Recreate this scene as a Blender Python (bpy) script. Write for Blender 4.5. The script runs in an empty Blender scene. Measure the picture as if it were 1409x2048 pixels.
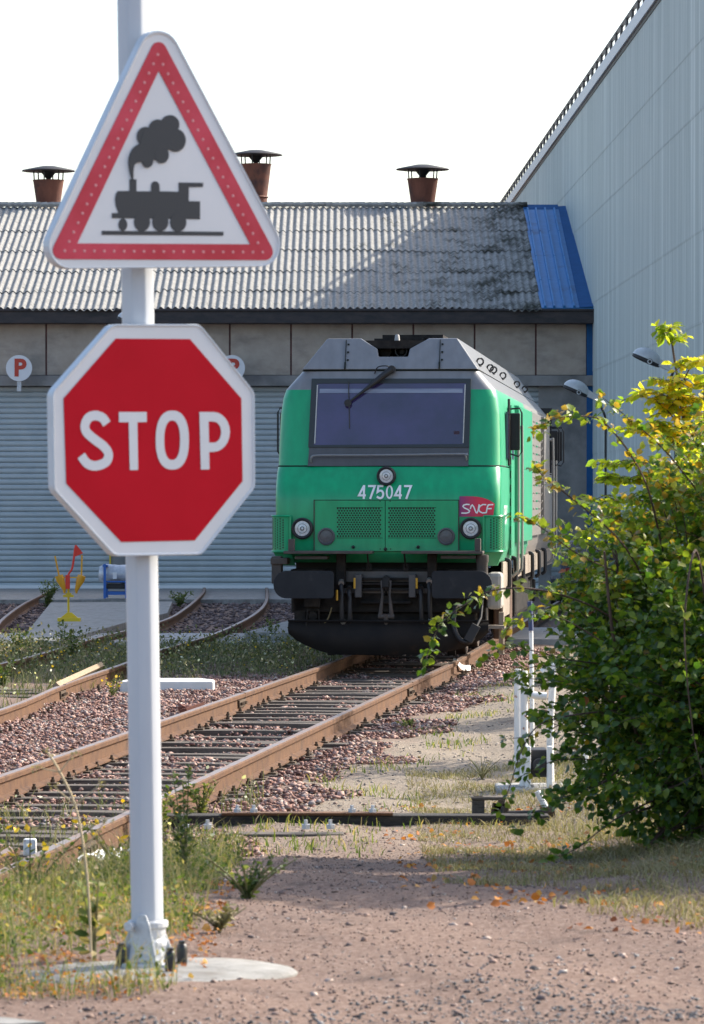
import bpy, math, random
import numpy as np
from mathutils import Vector, Matrix
from mathutils.geometry import tessellate_polygon
random.seed(7); RS = np.random.RandomState(11)
C = bpy.context.scene.collection
sc = bpy.context.scene
PI = math.pi
# ------------------------------------------------------------------ camera, light
F = 8400.0; CX = 704.5; HY = 1003.0; H = 2.17      # focal length in photo pixels, horizon row, eye height
cam = bpy.data.cameras.new('camera'); co = bpy.data.objects.new('camera', cam); C.objects.link(co)
co.location = (0, 0, H); co.rotation_euler = (PI/2, 0, 0)
cam.sensor_fit = 'HORIZONTAL'; cam.sensor_width = 36; cam.lens = F/1409*36
cam.shift_y = -21/1409; cam.clip_start = .5; cam.clip_end = 3000
cam.dof.use_dof = True; cam.dof.focus_distance = 52; cam.dof.aperture_fstop = 19
sc.camera = co
SUN_AZ, SUN_EL = math.radians(59), math.radians(35)   # clockwise from +Y
w = bpy.data.worlds.new('World'); sc.world = w; w.use_nodes = True
nt = w.node_tree; bg = nt.nodes['Background']
sky = nt.nodes.new('ShaderNodeTexSky'); sky.sky_type = 'NISHITA'; sky.sun_disc = False
sky.sun_elevation = SUN_EL; sky.sun_rotation = SUN_AZ; sky.air_density = 1.0; sky.dust_density = 3.0; sky.ozone_density = 1.0
nt.links.new(sky.outputs[0], bg.inputs[0]); bg.inputs[1].default_value = .15
sl = bpy.data.lights.new('sun', 'SUN'); so = bpy.data.objects.new('sun', sl); C.objects.link(so)
sl.energy = 3.2; sl.angle = math.radians(.5); sl.color = (1, .93, .82)
sv = Vector((math.sin(SUN_AZ)*math.cos(SUN_EL), math.cos(SUN_AZ)*math.cos(SUN_EL), math.sin(SUN_EL)))
so.rotation_euler = sv.to_track_quat('Z', 'Y').to_euler()
sc.view_settings.view_transform = 'Standard'; sc.view_settings.look = 'None'
sc.view_settings.exposure = 1.22; sc.view_settings.gamma = 1
sc.render.engine = 'CYCLES'

def W(px, py, D):                       # photo pixel at distance D -> world point
    return Vector(((px-CX)/F*D, D, H-(py-HY)/F*D))
def smooth(a, b, x):
    t = np.clip((x-a)/(b-a), 0, 1); return t*t*(3-2*t)
# ------------------------------------------------------------------ materials
def mat(name, c1, c2=None, scale=6, rough=.6, bump=0, bscale=60, metal=0, spec=.5, stretch=(1, 1, 1), lo=.35, hi=.65, detail=6, coat=0, c3=None, s3=2., lo3=.55, hi3=.7, st3=(1,1,1)):
    m = bpy.data.materials.new(name); m.use_nodes = True; n = m.node_tree; N = n.nodes; Lk = n.links
    b = N['Principled BSDF']; b.inputs['Roughness'].default_value = rough; b.inputs['Metallic'].default_value = metal
    b.inputs['Specular IOR Level'].default_value = spec; b.inputs['Coat Weight'].default_value = coat
    b.inputs['Base Color'].default_value = (*c1, 1)
    tc = N.new('ShaderNodeTexCoord')
    def noise(sc_, st, det=detail):
        mp = N.new('ShaderNodeMapping'); mp.inputs['Scale'].default_value = st; Lk.new(tc.outputs['Object'], mp.inputs[0])
        t = N.new('ShaderNodeTexNoise'); t.inputs['Scale'].default_value = sc_; t.inputs['Detail'].default_value = det; t.inputs['Roughness'].default_value = .62
        Lk.new(mp.outputs[0], t.inputs['Vector']); return t
    out = None
    if c2:
        t = noise(scale, stretch); r = N.new('ShaderNodeValToRGB'); r.color_ramp.elements[0].position = lo; r.color_ramp.elements[1].position = hi
        r.color_ramp.elements[0].color = (*c1, 1); r.color_ramp.elements[1].color = (*c2, 1); Lk.new(t.outputs[0], r.inputs[0]); out = r.outputs[0]
        if c3:
            t3 = noise(s3, st3); r3 = N.new('ShaderNodeMapRange'); r3.inputs[1].default_value = lo3; r3.inputs[2].default_value = hi3
            Lk.new(t3.outputs[0], r3.inputs[0]); mx = N.new('ShaderNodeMix'); mx.data_type = 'RGBA'
            Lk.new(r3.outputs[0], mx.inputs[0]); Lk.new(out, mx.inputs[6]); mx.inputs[7].default_value = (*c3, 1); out = mx.outputs[2]
        Lk.new(out, b.inputs['Base Color'])
    if bump:
        t = noise(bscale, (1, 1, 1), 4); bp = N.new('ShaderNodeBump'); bp.inputs['Strength'].default_value = bump; bp.inputs['Distance'].default_value = .01
        Lk.new(t.outputs[0], bp.inputs['Height']); Lk.new(bp.outputs[0], b.inputs['Normal'])
    m['out'] = 0
    return m
def mat_rnd(name, stops, rough=.6, trans=0, spec=.4, noise=0):     # colour from the per-face attribute 'rnd'
    m = bpy.data.materials.new(name); m.use_nodes = True; n = m.node_tree; N = n.nodes; Lk = n.links
    b = N['Principled BSDF']; b.inputs['Roughness'].default_value = rough; b.inputs['Specular IOR Level'].default_value = spec
    a = N.new('ShaderNodeAttribute'); a.attribute_name = 'rnd'; r = N.new('ShaderNodeValToRGB'); cr = r.color_ramp
    while len(cr.elements) < len(stops): cr.elements.new(.5)
    for e, (p, c) in zip(cr.elements, stops): e.position = p; e.color = (*c, 1)
    Lk.new(a.outputs['Fac'], r.inputs[0]); col = r.outputs[0]
    Lk.new(col, b.inputs['Base Color'])
    if trans:
        tr = N.new('ShaderNodeBsdfTranslucent'); g = N.new('ShaderNodeMix'); g.data_type = 'RGBA'; g.blend_type = 'MULTIPLY'; g.inputs[0].default_value = 1
        Lk.new(col, g.inputs[6]); g.inputs[7].default_value = (2.0, 2.1, .8, 1); Lk.new(g.outputs[2], tr.inputs[0])
        ms = N.new('ShaderNodeMixShader'); ms.inputs[0].default_value = trans
        Lk.new(b.outputs[0], ms.inputs[1]); Lk.new(tr.outputs[0], ms.inputs[2]); Lk.new(ms.outputs[0], N['Material Output'].inputs[0])
    return m
# ------------------------------------------------------------------ mesh helpers
MATX = {}
class MB:
    def __init__(s): s.v = []; s.f = []; s.m = []; s.cur = 0
    def add(s, vs, fs):
        o = len(s.v); s.v += [Vector(p) for p in vs]
        for f in fs: s.f.append([i+o for i in f]); s.m.append(s.cur)
        return s
    def box(s, c, d, rot=None):
        x, y, z = d[0]/2, d[1]/2, d[2]/2
        vs = [Vector((a*x, b*y, e*z)) for a in (-1, 1) for b in (-1, 1) for e in (-1, 1)]
        if rot is not None: vs = [rot @ p for p in vs]
        return s.add([p+Vector(c) for p in vs], [(0, 1, 3, 2), (4, 6, 7, 5), (0, 4, 5, 1), (2, 3, 7, 6), (0, 2, 6, 4), (1, 5, 7, 3)])
    def bbox(s, a, b): return s.box([(a[i]+b[i])/2 for i in range(3)], [abs(b[i]-a[i]) for i in range(3)])
    def tube(s, pts, r, n=8, cap=True):
        pts = [Vector(p) for p in pts]; rs = r if isinstance(r, (list, tuple)) else [r]*len(pts); rings = []; ref = None
        for i, p in enumerate(pts):
            t = (pts[min(i+1, len(pts)-1)]-pts[max(i-1, 0)]).normalized()
            if ref is None or abs(ref.dot(t)) > .98: ref = Vector((0, 0, 1)) if abs(t.z) < .9 else Vector((1, 0, 0))
            u = t.cross(ref).normalized(); v = t.cross(u); ref = v.cross(t) if False else ref
            rings.append([p+(u*math.cos(2*PI*k/n)+v*math.sin(2*PI*k/n))*rs[i] for k in range(n)])
        vs = [q for g in rings for q in g]; fs = []
        for i in range(len(pts)-1):
            for k in range(n): fs.append((i*n+k, i*n+(k+1) % n, (i+1)*n+(k+1) % n, (i+1)*n+k))
        if cap: fs += [tuple(range(n))[::-1], tuple((len(pts)-1)*n+k for k in range(n))]
        return s.add(vs, fs)
    def lathe(s, prof, o=(0, 0, 0), axis=(0, 0, 1), n=24):      # prof: (r, h)
        ax = Vector(axis).normalized(); ref = Vector((0, 0, 1)) if abs(ax.z) < .9 else Vector((1, 0, 0))
        u = ax.cross(ref).normalized(); v = ax.cross(u); o = Vector(o); vs = []; fs = []
        for r, h in prof: vs += [o+ax*h+(u*math.cos(2*PI*k/n)+v*math.sin(2*PI*k/n))*max(r, .0004) for k in range(n)]
        for i in range(len(prof)-1):
            for k in range(n): fs.append((i*n+k, i*n+(k+1) % n, (i+1)*n+(k+1) % n, (i+1)*n+k))
        return s.add(vs, fs)
    def prism(s, poly, a, b, fn, holes=()):                     # poly in 2D, fn(u,v,h) -> 3D
        loops = [list(poly)]+[list(h) for h in holes]; flat = [p for l in loops for p in l]
        tr = tessellate_polygon([[Vector((p[0], p[1], 0)) for p in l] for l in loops]); n = len(flat)
        s.add([fn(p[0], p[1], b) for p in flat]+[fn(p[0], p[1], a) for p in flat], [tuple(t) for t in tr]+[tuple(i+n for i in t[::-1]) for t in tr])
        o = len(s.v)-2*n; k = 0
        for l in loops:
            m = len(l)
            for i in range(m): s.f.append([o+k+i, o+k+(i+1) % m, o+n+k+(i+1) % m, o+n+k+i]); s.m.append(s.cur)
            k += m
        return s
    def build(s, name, mats, parent=None, smoothed=False, bevel=0):
        me = bpy.data.meshes.new(name); Mx = MATX.get(parent.name) if parent else None
        inv = Mx.inverted() if Mx else None
        me.from_pydata([(inv @ p if inv else p) for p in s.v], [], s.f)
        if not isinstance(mats, (list, tuple)): mats = [mats]
        for m in mats: me.materials.append(m)
        me.polygons.foreach_set('material_index', s.m)
        o = bpy.data.objects.new(name, me); C.objects.link(o)
        import bmesh
        bm = bmesh.new(); bm.from_mesh(me); bmesh.ops.recalc_face_normals(bm, faces=bm.faces); bm.to_mesh(me); bm.free()
        if smoothed: me.shade_smooth(); me.set_sharp_from_angle(angle=math.radians(smoothed if smoothed > 1 else 40))
        if bevel:
            bv = o.modifiers.new('bevel', 'BEVEL'); bv.width = bevel; bv.segments = 2; bv.limit_method = 'ANGLE'; bv.angle_limit = math.radians(35)
        if parent: o.parent = parent; MATX[o.name] = Mx if Mx else Matrix()
        return o
def thing(name, label, cat, loc=(0, 0, 0), rotz=0, group=None):
    o = bpy.data.objects.new(name, None); C.objects.link(o); o.location = loc; o.rotation_euler = (0, 0, rotz); o.empty_display_size = .2
    MATX[o.name] = Matrix.Translation(Vector(loc)) @ Matrix.Rotation(rotz, 4, 'Z')
    tag(o, label, cat, group); return o
def tag(o, label, cat, group=None):
    o['label'] = label; o['category'] = cat
    if group: o['group'] = group
    return o
def kind(o, k): o['kind'] = k; return o
def settle(root, loc):          # tell build() where the thing stands
    pass
def dup(root, loc, rotz=None, label=None, scale=None):
    r = root.copy(); C.objects.link(r); r.location = loc
    if rotz is not None: r.rotation_euler = (0, 0, rotz)
    if scale: r.scale = scale
    if label: r['label'] = label
    for ch in list(root.children):
        c = ch.copy(); C.objects.link(c); c.parent = r
        for g in list(ch.children):
            d = g.copy(); C.objects.link(d); d.parent = c
    return r
def np_mesh(name, V, Fc, mats, rnd=None, smoothed=False, parent=None, mi=None):
    me = bpy.data.meshes.new(name); nf, k = Fc.shape
    if parent is not None and MATX.get(parent.name):
        t = MATX[parent.name].to_translation(); V = V-np.array(t)
    me.vertices.add(len(V)); me.vertices.foreach_set('co', V.astype(np.float32).ravel())
    me.loops.add(nf*k); me.loops.foreach_set('vertex_index', Fc.astype(np.int32).ravel())
    me.polygons.add(nf); me.polygons.foreach_set('loop_start', np.arange(0, nf*k, k, dtype=np.int32))
    if not isinstance(mats, (list, tuple)): mats = [mats]
    for m in mats: me.materials.append(m)
    if mi is not None: me.polygons.foreach_set('material_index', mi.astype(np.int32))
    if rnd is not None:
        a = me.attributes.new('rnd', 'FLOAT', 'FACE'); a.data.foreach_set('value', rnd.astype(np.float32))
    me.update(calc_edges=True)
    if smoothed: me.shade_smooth()
    o = bpy.data.objects.new(name, me); C.objects.link(o)
    if parent is not None: o.parent = parent
    return o
def catmull(P, n=6):
    P = [Vector(p) for p in P]; out = []
    for i in range(len(P)-1):
        a, b, c, d = P[max(i-1, 0)], P[i], P[i+1], P[min(i+2, len(P)-1)]
        for k in range(n):
            t = k/n; out.append(.5*((2*b)+(c-a)*t+(2*a-5*b+4*c-d)*t*t+(3*b-a-3*c+d)*t**3))
    out.append(P[-1]); return out
def ribbon(P, w):           # thick 2D polyline -> closed polygon
    P = [Vector((p[0], p[1])) for p in P]; L_, R_ = [], []
    for i, p in enumerate(P):
        t0 = (p-P[i-1]).normalized() if i else None; t1 = (P[i+1]-p).normalized() if i < len(P)-1 else None
        t = ((t0 or t1)+(t1 or t0)).normalized(); nn = Vector((-t.y, t.x)); k = 1/max(.4, t.dot(t0 or t1))
        L_.append(p+nn*w/2*k); R_.append(p-nn*w/2*k)
    return [tuple(p) for p in L_+R_[::-1]]
def text_mesh(s, size, fn, depth=.004, bold=0.0, mb=None):
    cu = bpy.data.curves.new('lettering', 'FONT'); cu.body = s; cu.size = size; cu.align_x = 'CENTER'; cu.align_y = 'CENTER'; cu.offset = bold; cu.resolution_u = 4
    o = bpy.data.objects.new('tmp', cu); C.objects.link(o); dg = bpy.context.evaluated_depsgraph_get()
    me = bpy.data.meshes.new_from_object(o.evaluated_get(dg)); mb = mb or MB()
    mb.add([fn(v.co.x, v.co.y, depth) for v in me.vertices], [tuple(p.vertices) for p in me.polygons])
    bpy.data.objects.remove(o); bpy.data.meshes.remove(me); bpy.data.curves.remove(cu); return mb

# ------------------------------------------------------------------ material set
m_white = mat('sign_white', (.62, .635, .645), (.67, .68, .69), 3, .45)
m_red = mat('sign_red', (.46, .001, .012), (.52, .002, .016), 2, .35, spec=.15)
m_pink = mat('sign_border_red', (.55, .035, .07), (.45, .010, .03), 5, .35)
m_black = mat('sign_black', (.028, .031, .036), None, rough=.45)
m_alu = mat('sign_edge', (.55, .60, .64), (.48, .53, .57), 8, .4)
m_polew = mat('pole_paint', (.47, .50, .54), (.52, .55, .58), 3, .42, stretch=(3, 3, .6), c3=(.42, .40, .36), s3=9, lo3=.66, hi3=.8)
m_galv = mat('galvanised', (.42, .44, .46), (.55, .57, .58), 30, .5, metal=.3, bump=.3)
m_cap = mat('black_rubber', (.012, .012, .013), None, rough=.35)
m_conc = mat('concrete', (.30, .30, .29), (.40, .39, .37), 4, .9, bump=.5, bscale=90, c3=(.17, .16, .14), s3=1.5, lo3=.55, hi3=.8)
m_concpale = mat('concrete_pale', (.20, .195, .18), (.30, .295, .275), 9, .9, bump=.6, bscale=90, c3=(.13, .115, .095), s3=4, lo3=.52, hi3=.75)
m_panel = mat('concrete_panel', (.35, .295, .24), (.43, .37, .31), 2.5, .95, bump=.4, bscale=70, c3=(.22, .19, .165), s3=1.0, lo3=.5, hi3=.75, st3=(1, 1, 2.2))
m_pier = mat('concrete_pier', (.21, .205, .195), (.27, .26, .25), 2.5, .95, bump=.4, c3=(.11, .11, .11), s3=.7, lo3=.5, hi3=.7)
m_joint = mat('rusty_joint', (.05, .02, .017), (.12, .05, .045), 3, .8)
m_fascia = mat('fascia_black', (.012, .012, .015), (.04, .03, .03), 3, .55, stretch=(1, 1, 3), c3=(.07, .03, .025), s3=.8, lo3=.6, hi3=.75)
m_door = mat('roller_slat', (.37, .42, .44), (.43, .475, .49), 2, .5, spec=.4, c3=(.31, .35, .36), s3=.5)
m_doorend = mat('roller_bar', (.7, .72, .73), None, rough=.5)
m_blue = mat('blue_sheet', (.022, .17, .40), (.03, .20, .46), 3, .6, c3=(.02, .11, .26), s3=1.2)
m_bluedark = mat('blue_trim', (.018, .085, .22), (.022, .10, .26), 3, .85, spec=.2)
m_clad = mat('grey_cladding', (.35, .415, .40), (.46, .52, .50), 1.2, .5, stretch=(1, 9, .12), lo=.38, hi=.62, c3=(.64, .70, .67), s3=1.0, lo3=.54, hi3=.74, st3=(1, 3.4, .06))
m_cladtrim = mat('cladding_trim', (.5, .53, .57), None, rough=.45)
m_dark = mat('dark_steel', (.018, .018, .02), (.03, .028, .028), 12, .6)
m_rustpipe = mat('rust_sheet', (.10, .032, .018), (.17, .06, .035), 4, .75, stretch=(1, 1, .4), c3=(.04, .02, .018), s3=2, lo3=.5, hi3=.7)
m_rail = mat('rail_rust', (.068, .026, .009), (.125, .055, .018), 7, .85, bump=.4, bscale=80, c3=(.035, .017, .010), s3=1.7, lo3=.55, hi3=.75)
m_railtop = mat('rail_head', (.22, .20, .19), (.26, .15, .09), 4, .45, metal=.3)
m_fast = mat('rail_fastening', (.05, .035, .022), (.11, .07, .04), 20, .8)
m_wood = mat('old_timber', (.045, .036, .03), (.12, .10, .08), 14, .9, bump=.6, bscale=40, stretch=(.6, 6, 6), c3=(.14, .115, .09), s3=2.5, lo3=.45, hi3=.7)
m_wood2 = mat('timber_black', (.014, .013, .012), (.05, .043, .035), 14, .9, bump=.6, stretch=(.6, 6, 6))
m_plank = mat('pale_plank', (.24, .17, .10), (.32, .24, .15), 8, .8, stretch=(6, .6, 6))
m_yel = mat('yellow_paint', (.62, .44, .015), (.68, .50, .02), 6, .45)
m_yelor = mat('orange_paint', (.62, .27, .012), (.66, .36, .02), 6, .5)
m_flag = mat('red_flag', (.68, .05, .03), None, rough=.7)
m_wht = mat('white_paint', (.66, .66, .64), (.72, .72, .70), 6, .5, c3=(.28, .12, .06), s3=14, lo3=.62, hi3=.7)
m_paper = mat('white_plastic', (.75, .75, .74), None, rough=.6)
m_plast = mat('clear_wrap', (.36, .38, .42), (.55, .57, .60), 10, .2, spec=.8)
m_trolley = mat('blue_trolley', (.02, .12, .42), None, rough=.45)

# ------------------------------------------------------------------ ground
RX = lambda D: np.where(D < 52.6, -.21+(D-52.6)*.107, -.21+(D-52.6)*.09)      # left rail of the main track
def gz(X, D):
    X = np.asarray(X, float); D = np.asarray(D, float)
    tr = RX(D)+1.51
    side = smooth(tr+.2, tr+1.1, X)
    near = .55*(1-smooth(15.2, 19.5, D)); far_ = .55*(1-smooth(15.5, 27.5, D))
    z = near*(1-side)+far_*side
    bank = .10*smooth(1.0, 2.2, X)*smooth(16, 20, D)*(1-smooth(40, 60, D))
    u = np.abs(X-(RX(D)+.755)); bed = .052*(1-smooth(.80, 1.15, u))*smooth(20, 22, D)
    return z+bank-bed
def rough_z(X, D):
    return .012*np.sin(X*5.1+D*1.7)+.010*np.sin(X*2.3-D*3.1+1)+.006*np.sin(X*11+D*7)
xs = np.concatenate([[-1500, -400, -120, -40], np.arange(-12, 9.01, .12), [14, 40, 120, 400, 1500]])
ys = np.concatenate([[-400, -60, 0, 6], np.arange(11, 62, .14), np.arange(62, 104, 1.0), [130, 200, 500, 1500]])
XX, YY = np.meshgrid(xs, ys); ZZ = gz(XX, YY)+rough_z(XX, YY)*((np.abs(XX) < 12) & (YY < 75)); nx, ny = len(xs), len(ys)
V = np.stack([XX, YY, ZZ], -1).reshape(-1, 3); I = np.arange(nx*ny).reshape(ny, nx)
Fq = np.stack([I[:-1, :-1], I[:-1, 1:], I[1:, 1:], I[1:, :-1]], -1).reshape(-1, 4)
def ground_mat():
    m = bpy.data.materials.new('ground_soil'); m.use_nodes = True; n = m.node_tree; N = n.nodes; Lk = n.links; b = N['Principled BSDF']; b.inputs['Roughness'].default_value = .95
    b.inputs['Specular IOR Level'].default_value = .2
    tc = N.new('ShaderNodeTexCoord'); co_ = tc.outputs['Object']
    def noi(s, d=8, r=.65):
        t = N.new('ShaderNodeTexNoise'); t.inputs['Scale'].default_value = s; t.inputs['Detail'].default_value = d; t.inputs['Roughness'].default_value = r; Lk.new(co_, t.inputs['Vector']); return t.outputs[0]
    def ramp(f, st):
        r = N.new('ShaderNodeValToRGB')
        while len(r.color_ramp.elements) < len(st): r.color_ramp.elements.new(.5)
        for e, (p, c) in zip(r.color_ramp.elements, st): e.position = p; e.color = (*c, 1)
        Lk.new(f, r.inputs[0]); return r.outputs[0]
    def mix(f, a, c):
        x = N.new('ShaderNodeMix'); x.data_type = 'RGBA'; Lk.new(f, x.inputs[0]); Lk.new(a, x.inputs[6]); Lk.new(c, x.inputs[7]); return x.outputs[2]
    def math_(op, a, b_=None, v=None, clamp=False):
        x = N.new('ShaderNodeMath'); x.operation = op; x.use_clamp = clamp
        Lk.new(a, x.inputs[0])
        if b_ is not None: Lk.new(b_, x.inputs[1])
        if v is not None: x.inputs[1].default_value = v
        return x.outputs[0]
    def rng(f, a, b_):
        x = N.new('ShaderNodeMapRange'); x.inputs[1].default_value = a; x.inputs[2].default_value = b_; Lk.new(f, x.inputs[0]); return x.outputs[0]
    sep = N.new('ShaderNodeSeparateXYZ'); Lk.new(co_, sep.inputs[0])
    fine = noi(38, 6, .75); wide = noi(1.3, 5)
    pink = ramp(fine, [(.3, (.12, .076, .058)), (.5, (.205, .138, .107)), (.66, (.31, .235, .19))])
    tan = ramp(fine, [(.3, (.16, .125, .09)), (.5, (.27, .22, .165)), (.68, (.36, .31, .25))])
    dark = ramp(fine, [(.35, (.05, .035, .03)), (.6, (.12, .085, .07))])
    # right of the main track the path is tan, the foreground and left are pinkish
    u = math_('SUBTRACT', sep.outputs[0], math_('MULTIPLY', sep.outputs[1], v=.107))
    u2 = math_('ADD', u, math_('MULTIPLY', wide, v=1.2))
    ftan = math_('MULTIPLY', rng(u2, -3.4, -2.9), rng(sep.outputs[1], 24, 30))
    c = mix(ftan, pink, tan)
    c = mix(math_('MULTIPLY', rng(noi(2.2, 6), .56, .68), v=.7), c, dark)
    Lk.new(c, b.inputs['Base Color'])
    bp = N.new('ShaderNodeBump'); bp.inputs['Strength'].default_value = .8; bp.inputs['Distance'].default_value = .015; Lk.new(noi(60, 5), bp.inputs['Height']); Lk.new(bp.outputs[0], b.inputs['Normal'])
    return m
kind(np_mesh('ground', V, Fq, ground_mat(), smoothed=True), 'structure')
m_asph = mat('asphalt', (.045, .045, .05), (.075, .075, .08), 60, .9, bump=.6)
mb = MB(); mb.prism([(-6, 13.12), (-1.7, 13.16), (-1.0, 12.9), (3, 12.0), (3, 7), (-6, 7)], .50, .562, lambda u, v, h: (u, v, h)); kind(mb.build('road', m_asph), 'structure')
mb = MB(); mb.prism([(-6, 13.13), (-1.7, 13.17), (-1.05, 12.95), (-.95, 13.0), (-1.2, 13.22), (-1.68, 13.34), (-6, 13.3)], .50, .558, lambda u, v, h: (u, v, h)); kind(mb.build('kerb', m_concpale), 'structure')

# stones -------------------------------------------------------------
ph = (1+5**.5)/2
ICO = np.array([(-1, ph, 0), (1, ph, 0), (-1, -ph, 0), (1, -ph, 0), (0, -1, ph), (0, 1, ph), (0, -1, -ph), (0, 1, -ph), (ph, 0, -1), (ph, 0, 1), (-ph, 0, -1), (-ph, 0, 1)])/1.9
ICF = np.array([(0, 11, 5), (0, 5, 1), (0, 1, 7), (0, 7, 10), (0, 10, 11), (1, 5, 9), (5, 11, 4), (11, 10, 2), (10, 7, 6), (7, 1, 8), (3, 9, 4), (3, 4, 2), (3, 2, 6), (3, 6, 8), (3, 8, 9), (4, 9, 5), (2, 4, 11), (6, 2, 10), (8, 6, 7), (9, 8, 1)])
def rot_rand(n):
    q = RS.normal(size=(n, 4)); q /= np.linalg.norm(q, axis=1)[:, None]; w_, x, y, z = q.T
    return np.stack([1-2*(y*y+z*z), 2*(x*y-z*w_), 2*(x*z+y*w_), 2*(x*y+z*w_), 1-2*(x*x+z*z), 2*(y*z-x*w_), 2*(x*z-y*w_), 2*(y*z+x*w_), 1-2*(x*x+y*y)], -1).reshape(n, 3, 3)
CUB = np.array([(a, b, c) for a in (-1, 1) for b in (-1, 1) for c in (-1, 1)])*.62
CUF = np.array([(0, 1, 3), (0, 3, 2), (4, 6, 7), (4, 7, 5), (0, 4, 5), (0, 5, 1), (2, 3, 7), (2, 7, 6), (0, 2, 6), (0, 6, 4), (1, 5, 7), (1, 7, 3)])
def stones(name, P, size, m, flat=.62):
    n = len(P); base = CUB[None]+RS.uniform(-.42, .42, (n, 8, 3)); base = base*RS.uniform(.55, 1.3, (n, 1, 3))
    V = np.einsum('nij,nkj->nki', rot_rand(n), base)*(size[:, None, None]/2); V[:, :, 2] *= flat; V += P[:, None, :]
    Fc = (CUF[None]+(np.arange(n)*8)[:, None, None]).reshape(-1, 3)
    return np_mesh(name, V.reshape(-1, 3), Fc, m, np.repeat(RS.uniform(0, 1, n), 12))
def scatter(n, D0, D1, cond, pad=.25, p=1.0):
    out_x, out_d = [], []
    D = D0+(D1-D0)*RS.uniform(0, 1, n*6)**p
    X = RS.uniform(-1, 1, n*6)*(D*.0839+pad)
    k = cond(X, D) & (RS.uniform(0, 1, n*6) < (D*.0839+pad)/(D1*.0839+pad)); X, D = X[k][:n], D[k][:n]
    return X, D
m_ballast = mat_rnd('ballast_stone', [(0, (.08, .042, .036)), (.2, (.19, .10, .082)), (.55, (.31, .19, .16)), (.8, (.42, .29, .24)), (.93, (.20, .19, .19)), (1, (.55, .45, .38))], .9, spec=.25)
mid = lambda X, D: X-(RX(D)+.75)
def ball_cond(X, D):
    u = mid(X, D); wav = .25*np.sin(D*1.3)+.15*np.sin(D*3.1)
    return ((u > -3.0) & (u < 1.55+wav) & (D > 25+.8*np.sin(X*3))) | ((X < -3.2) & (D > 55) & (D < 88))
X, D = scatter(100000, 23, 62, ball_cond)
sz = .02+.055*RS.beta(1.4, 2.8, len(X)); u = mid(X, D)
zz = gz(X, D)+rough_z(X, D)+RS.uniform(-.02, .022, len(X))
onsleep = (np.abs(u) < 1.3)
zz = zz+np.where(onsleep, -.008+.03*(RS.uniform(0, 1, len(X))+.35*(np.sin(X*3.1+D*2.3)+np.sin(D*5.7-X)) > .8)*1.0, .01)
kind(stones('ballast', np.stack([X, D, zz], -1), sz, m_ballast), 'stuff')
X, D = scatter(9000, 62, 99, lambda X, D: (X < 2.5))
m_balldark = mat_rnd('dark_ballast', [(0, (.06, .045, .045)), (.5, (.14, .10, .095)), (1, (.24, .19, .18))], .9, spec=.2)
kind(stones('gravel', np.stack([X, D, gz(X, D)+.01], -1), RS.uniform(.05, .11, len(X)), m_balldark), 'stuff')
m_peb = mat_rnd('pebble', [(0, (.05, .05, .055)), (.06, (.12, .10, .10)), (.15, (.19, .135, .11)), (.8, (.29, .20, .165)), (1, (.45, .40, .36))], .9, spec=.3)
X, D = scatter(26000, 12.6, 30, lambda X, D: ((X > -1.6) | (D < 15.5)), p=1.0)
s_ = RS.uniform(.004, .014, len(X))+.024*(RS.uniform(0, 1, len(X)) > .98)
kind(stones('pebbles', np.stack([X, D, gz(X, D)+rough_z(X, D)+.002], -1), s_, m_peb), 'stuff')
X, D = scatter(6000, 28, 56, lambda X, D: (mid(X, D) > 1.4))
kind(stones('path_gravel', np.stack([X, D, gz(X, D)+rough_z(X, D)], -1), RS.uniform(.01, .035, len(X)), mat_rnd('path_pebble', [(0, (.08, .075, .07)), (.5, (.25, .2, .16)), (1, (.42, .36, .3))], .9)), 'stuff')

# ------------------------------------------------------------------ tracks
def rail_path(name, pts, label, zt=.17, group=None, joints=()):
    P = catmull([(x, y, 0) for x, y in pts], 4)
    prof = [(-.07, 0), (.07, 0), (.07, .012), (.016, .03), (.012, .115), (.035, .128), (.036, .16), (.028, .17), (-.028, .17), (-.036, .16), (-.035, .128), (-.012, .115), (-.016, .03), (-.07, .012)]
    n = len(prof); vs, fs, ms = [], [], []
    for i, p in enumerate(P):
        t = (P[min(i+1, len(P)-1)]-P[max(i-1, 0)]).normalized(); r = Vector((t.y, -t.x, 0))
        for a, h in prof: vs.append(p+r*a+Vector((0, 0, h+zt-.17)))
    for i in range(len(P)-1):
        for k in range(n): fs.append((i*n+k, i*n+(k+1) % n, (i+1)*n+(k+1) % n, (i+1)*n+k)); ms.append(1 if k in (7,) else 0)
    fs += [tuple(range(n)), tuple(range((len(P)-1)*n, len(P)*n))]; ms += [0, 0]
    root = thing(name, label, 'rail', tuple(P[0]), 0, group)
    b = MB(); b.v = vs; b.f = [list(f) for f in fs]; b.m = ms; b.build('rail_bar', [m_rail, m_railtop], root, smoothed=30)
    for d in joints:
        q = min(range(len(P)-1), key=lambda k: abs(P[k].y-d)); a = P[q]; t = (P[q+1]-P[q-1]).normalized(); r = Vector((t.y, -t.x, 0)); R = Matrix((r, t, Vector((0, 0, 1)))).transposed()
        j = MB()
        c0 = a+t*(d-a.y)+Vector((0, 0, zt-.095))
        for s_ in (-1, 1):
            j.box(c0+r*.027*s_, (.022, .46, .075), R)
            for e in (-.17, -.07, .07, .17): j.box(c0+r*.05*s_+t*e, (.03, .03, .03), R)
        j.box(c0+Vector((0, 0, .04))+t*.235, (.075, .012, .12), R)
        j.build('joint_bar', m_fast, root)
    return root
Lr = lambda D: float(RX(np.array(D, float))); main = [(Lr(d), d) for d in (20, 24, 30, 36, 42, 48, 52, 56, 62, 70, 78, 88, 98)]
rail_path('rail', main, 'rusty left rail of the track under the green locomotive', group='rails of the locomotive track', joints=(43.6,))
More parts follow.
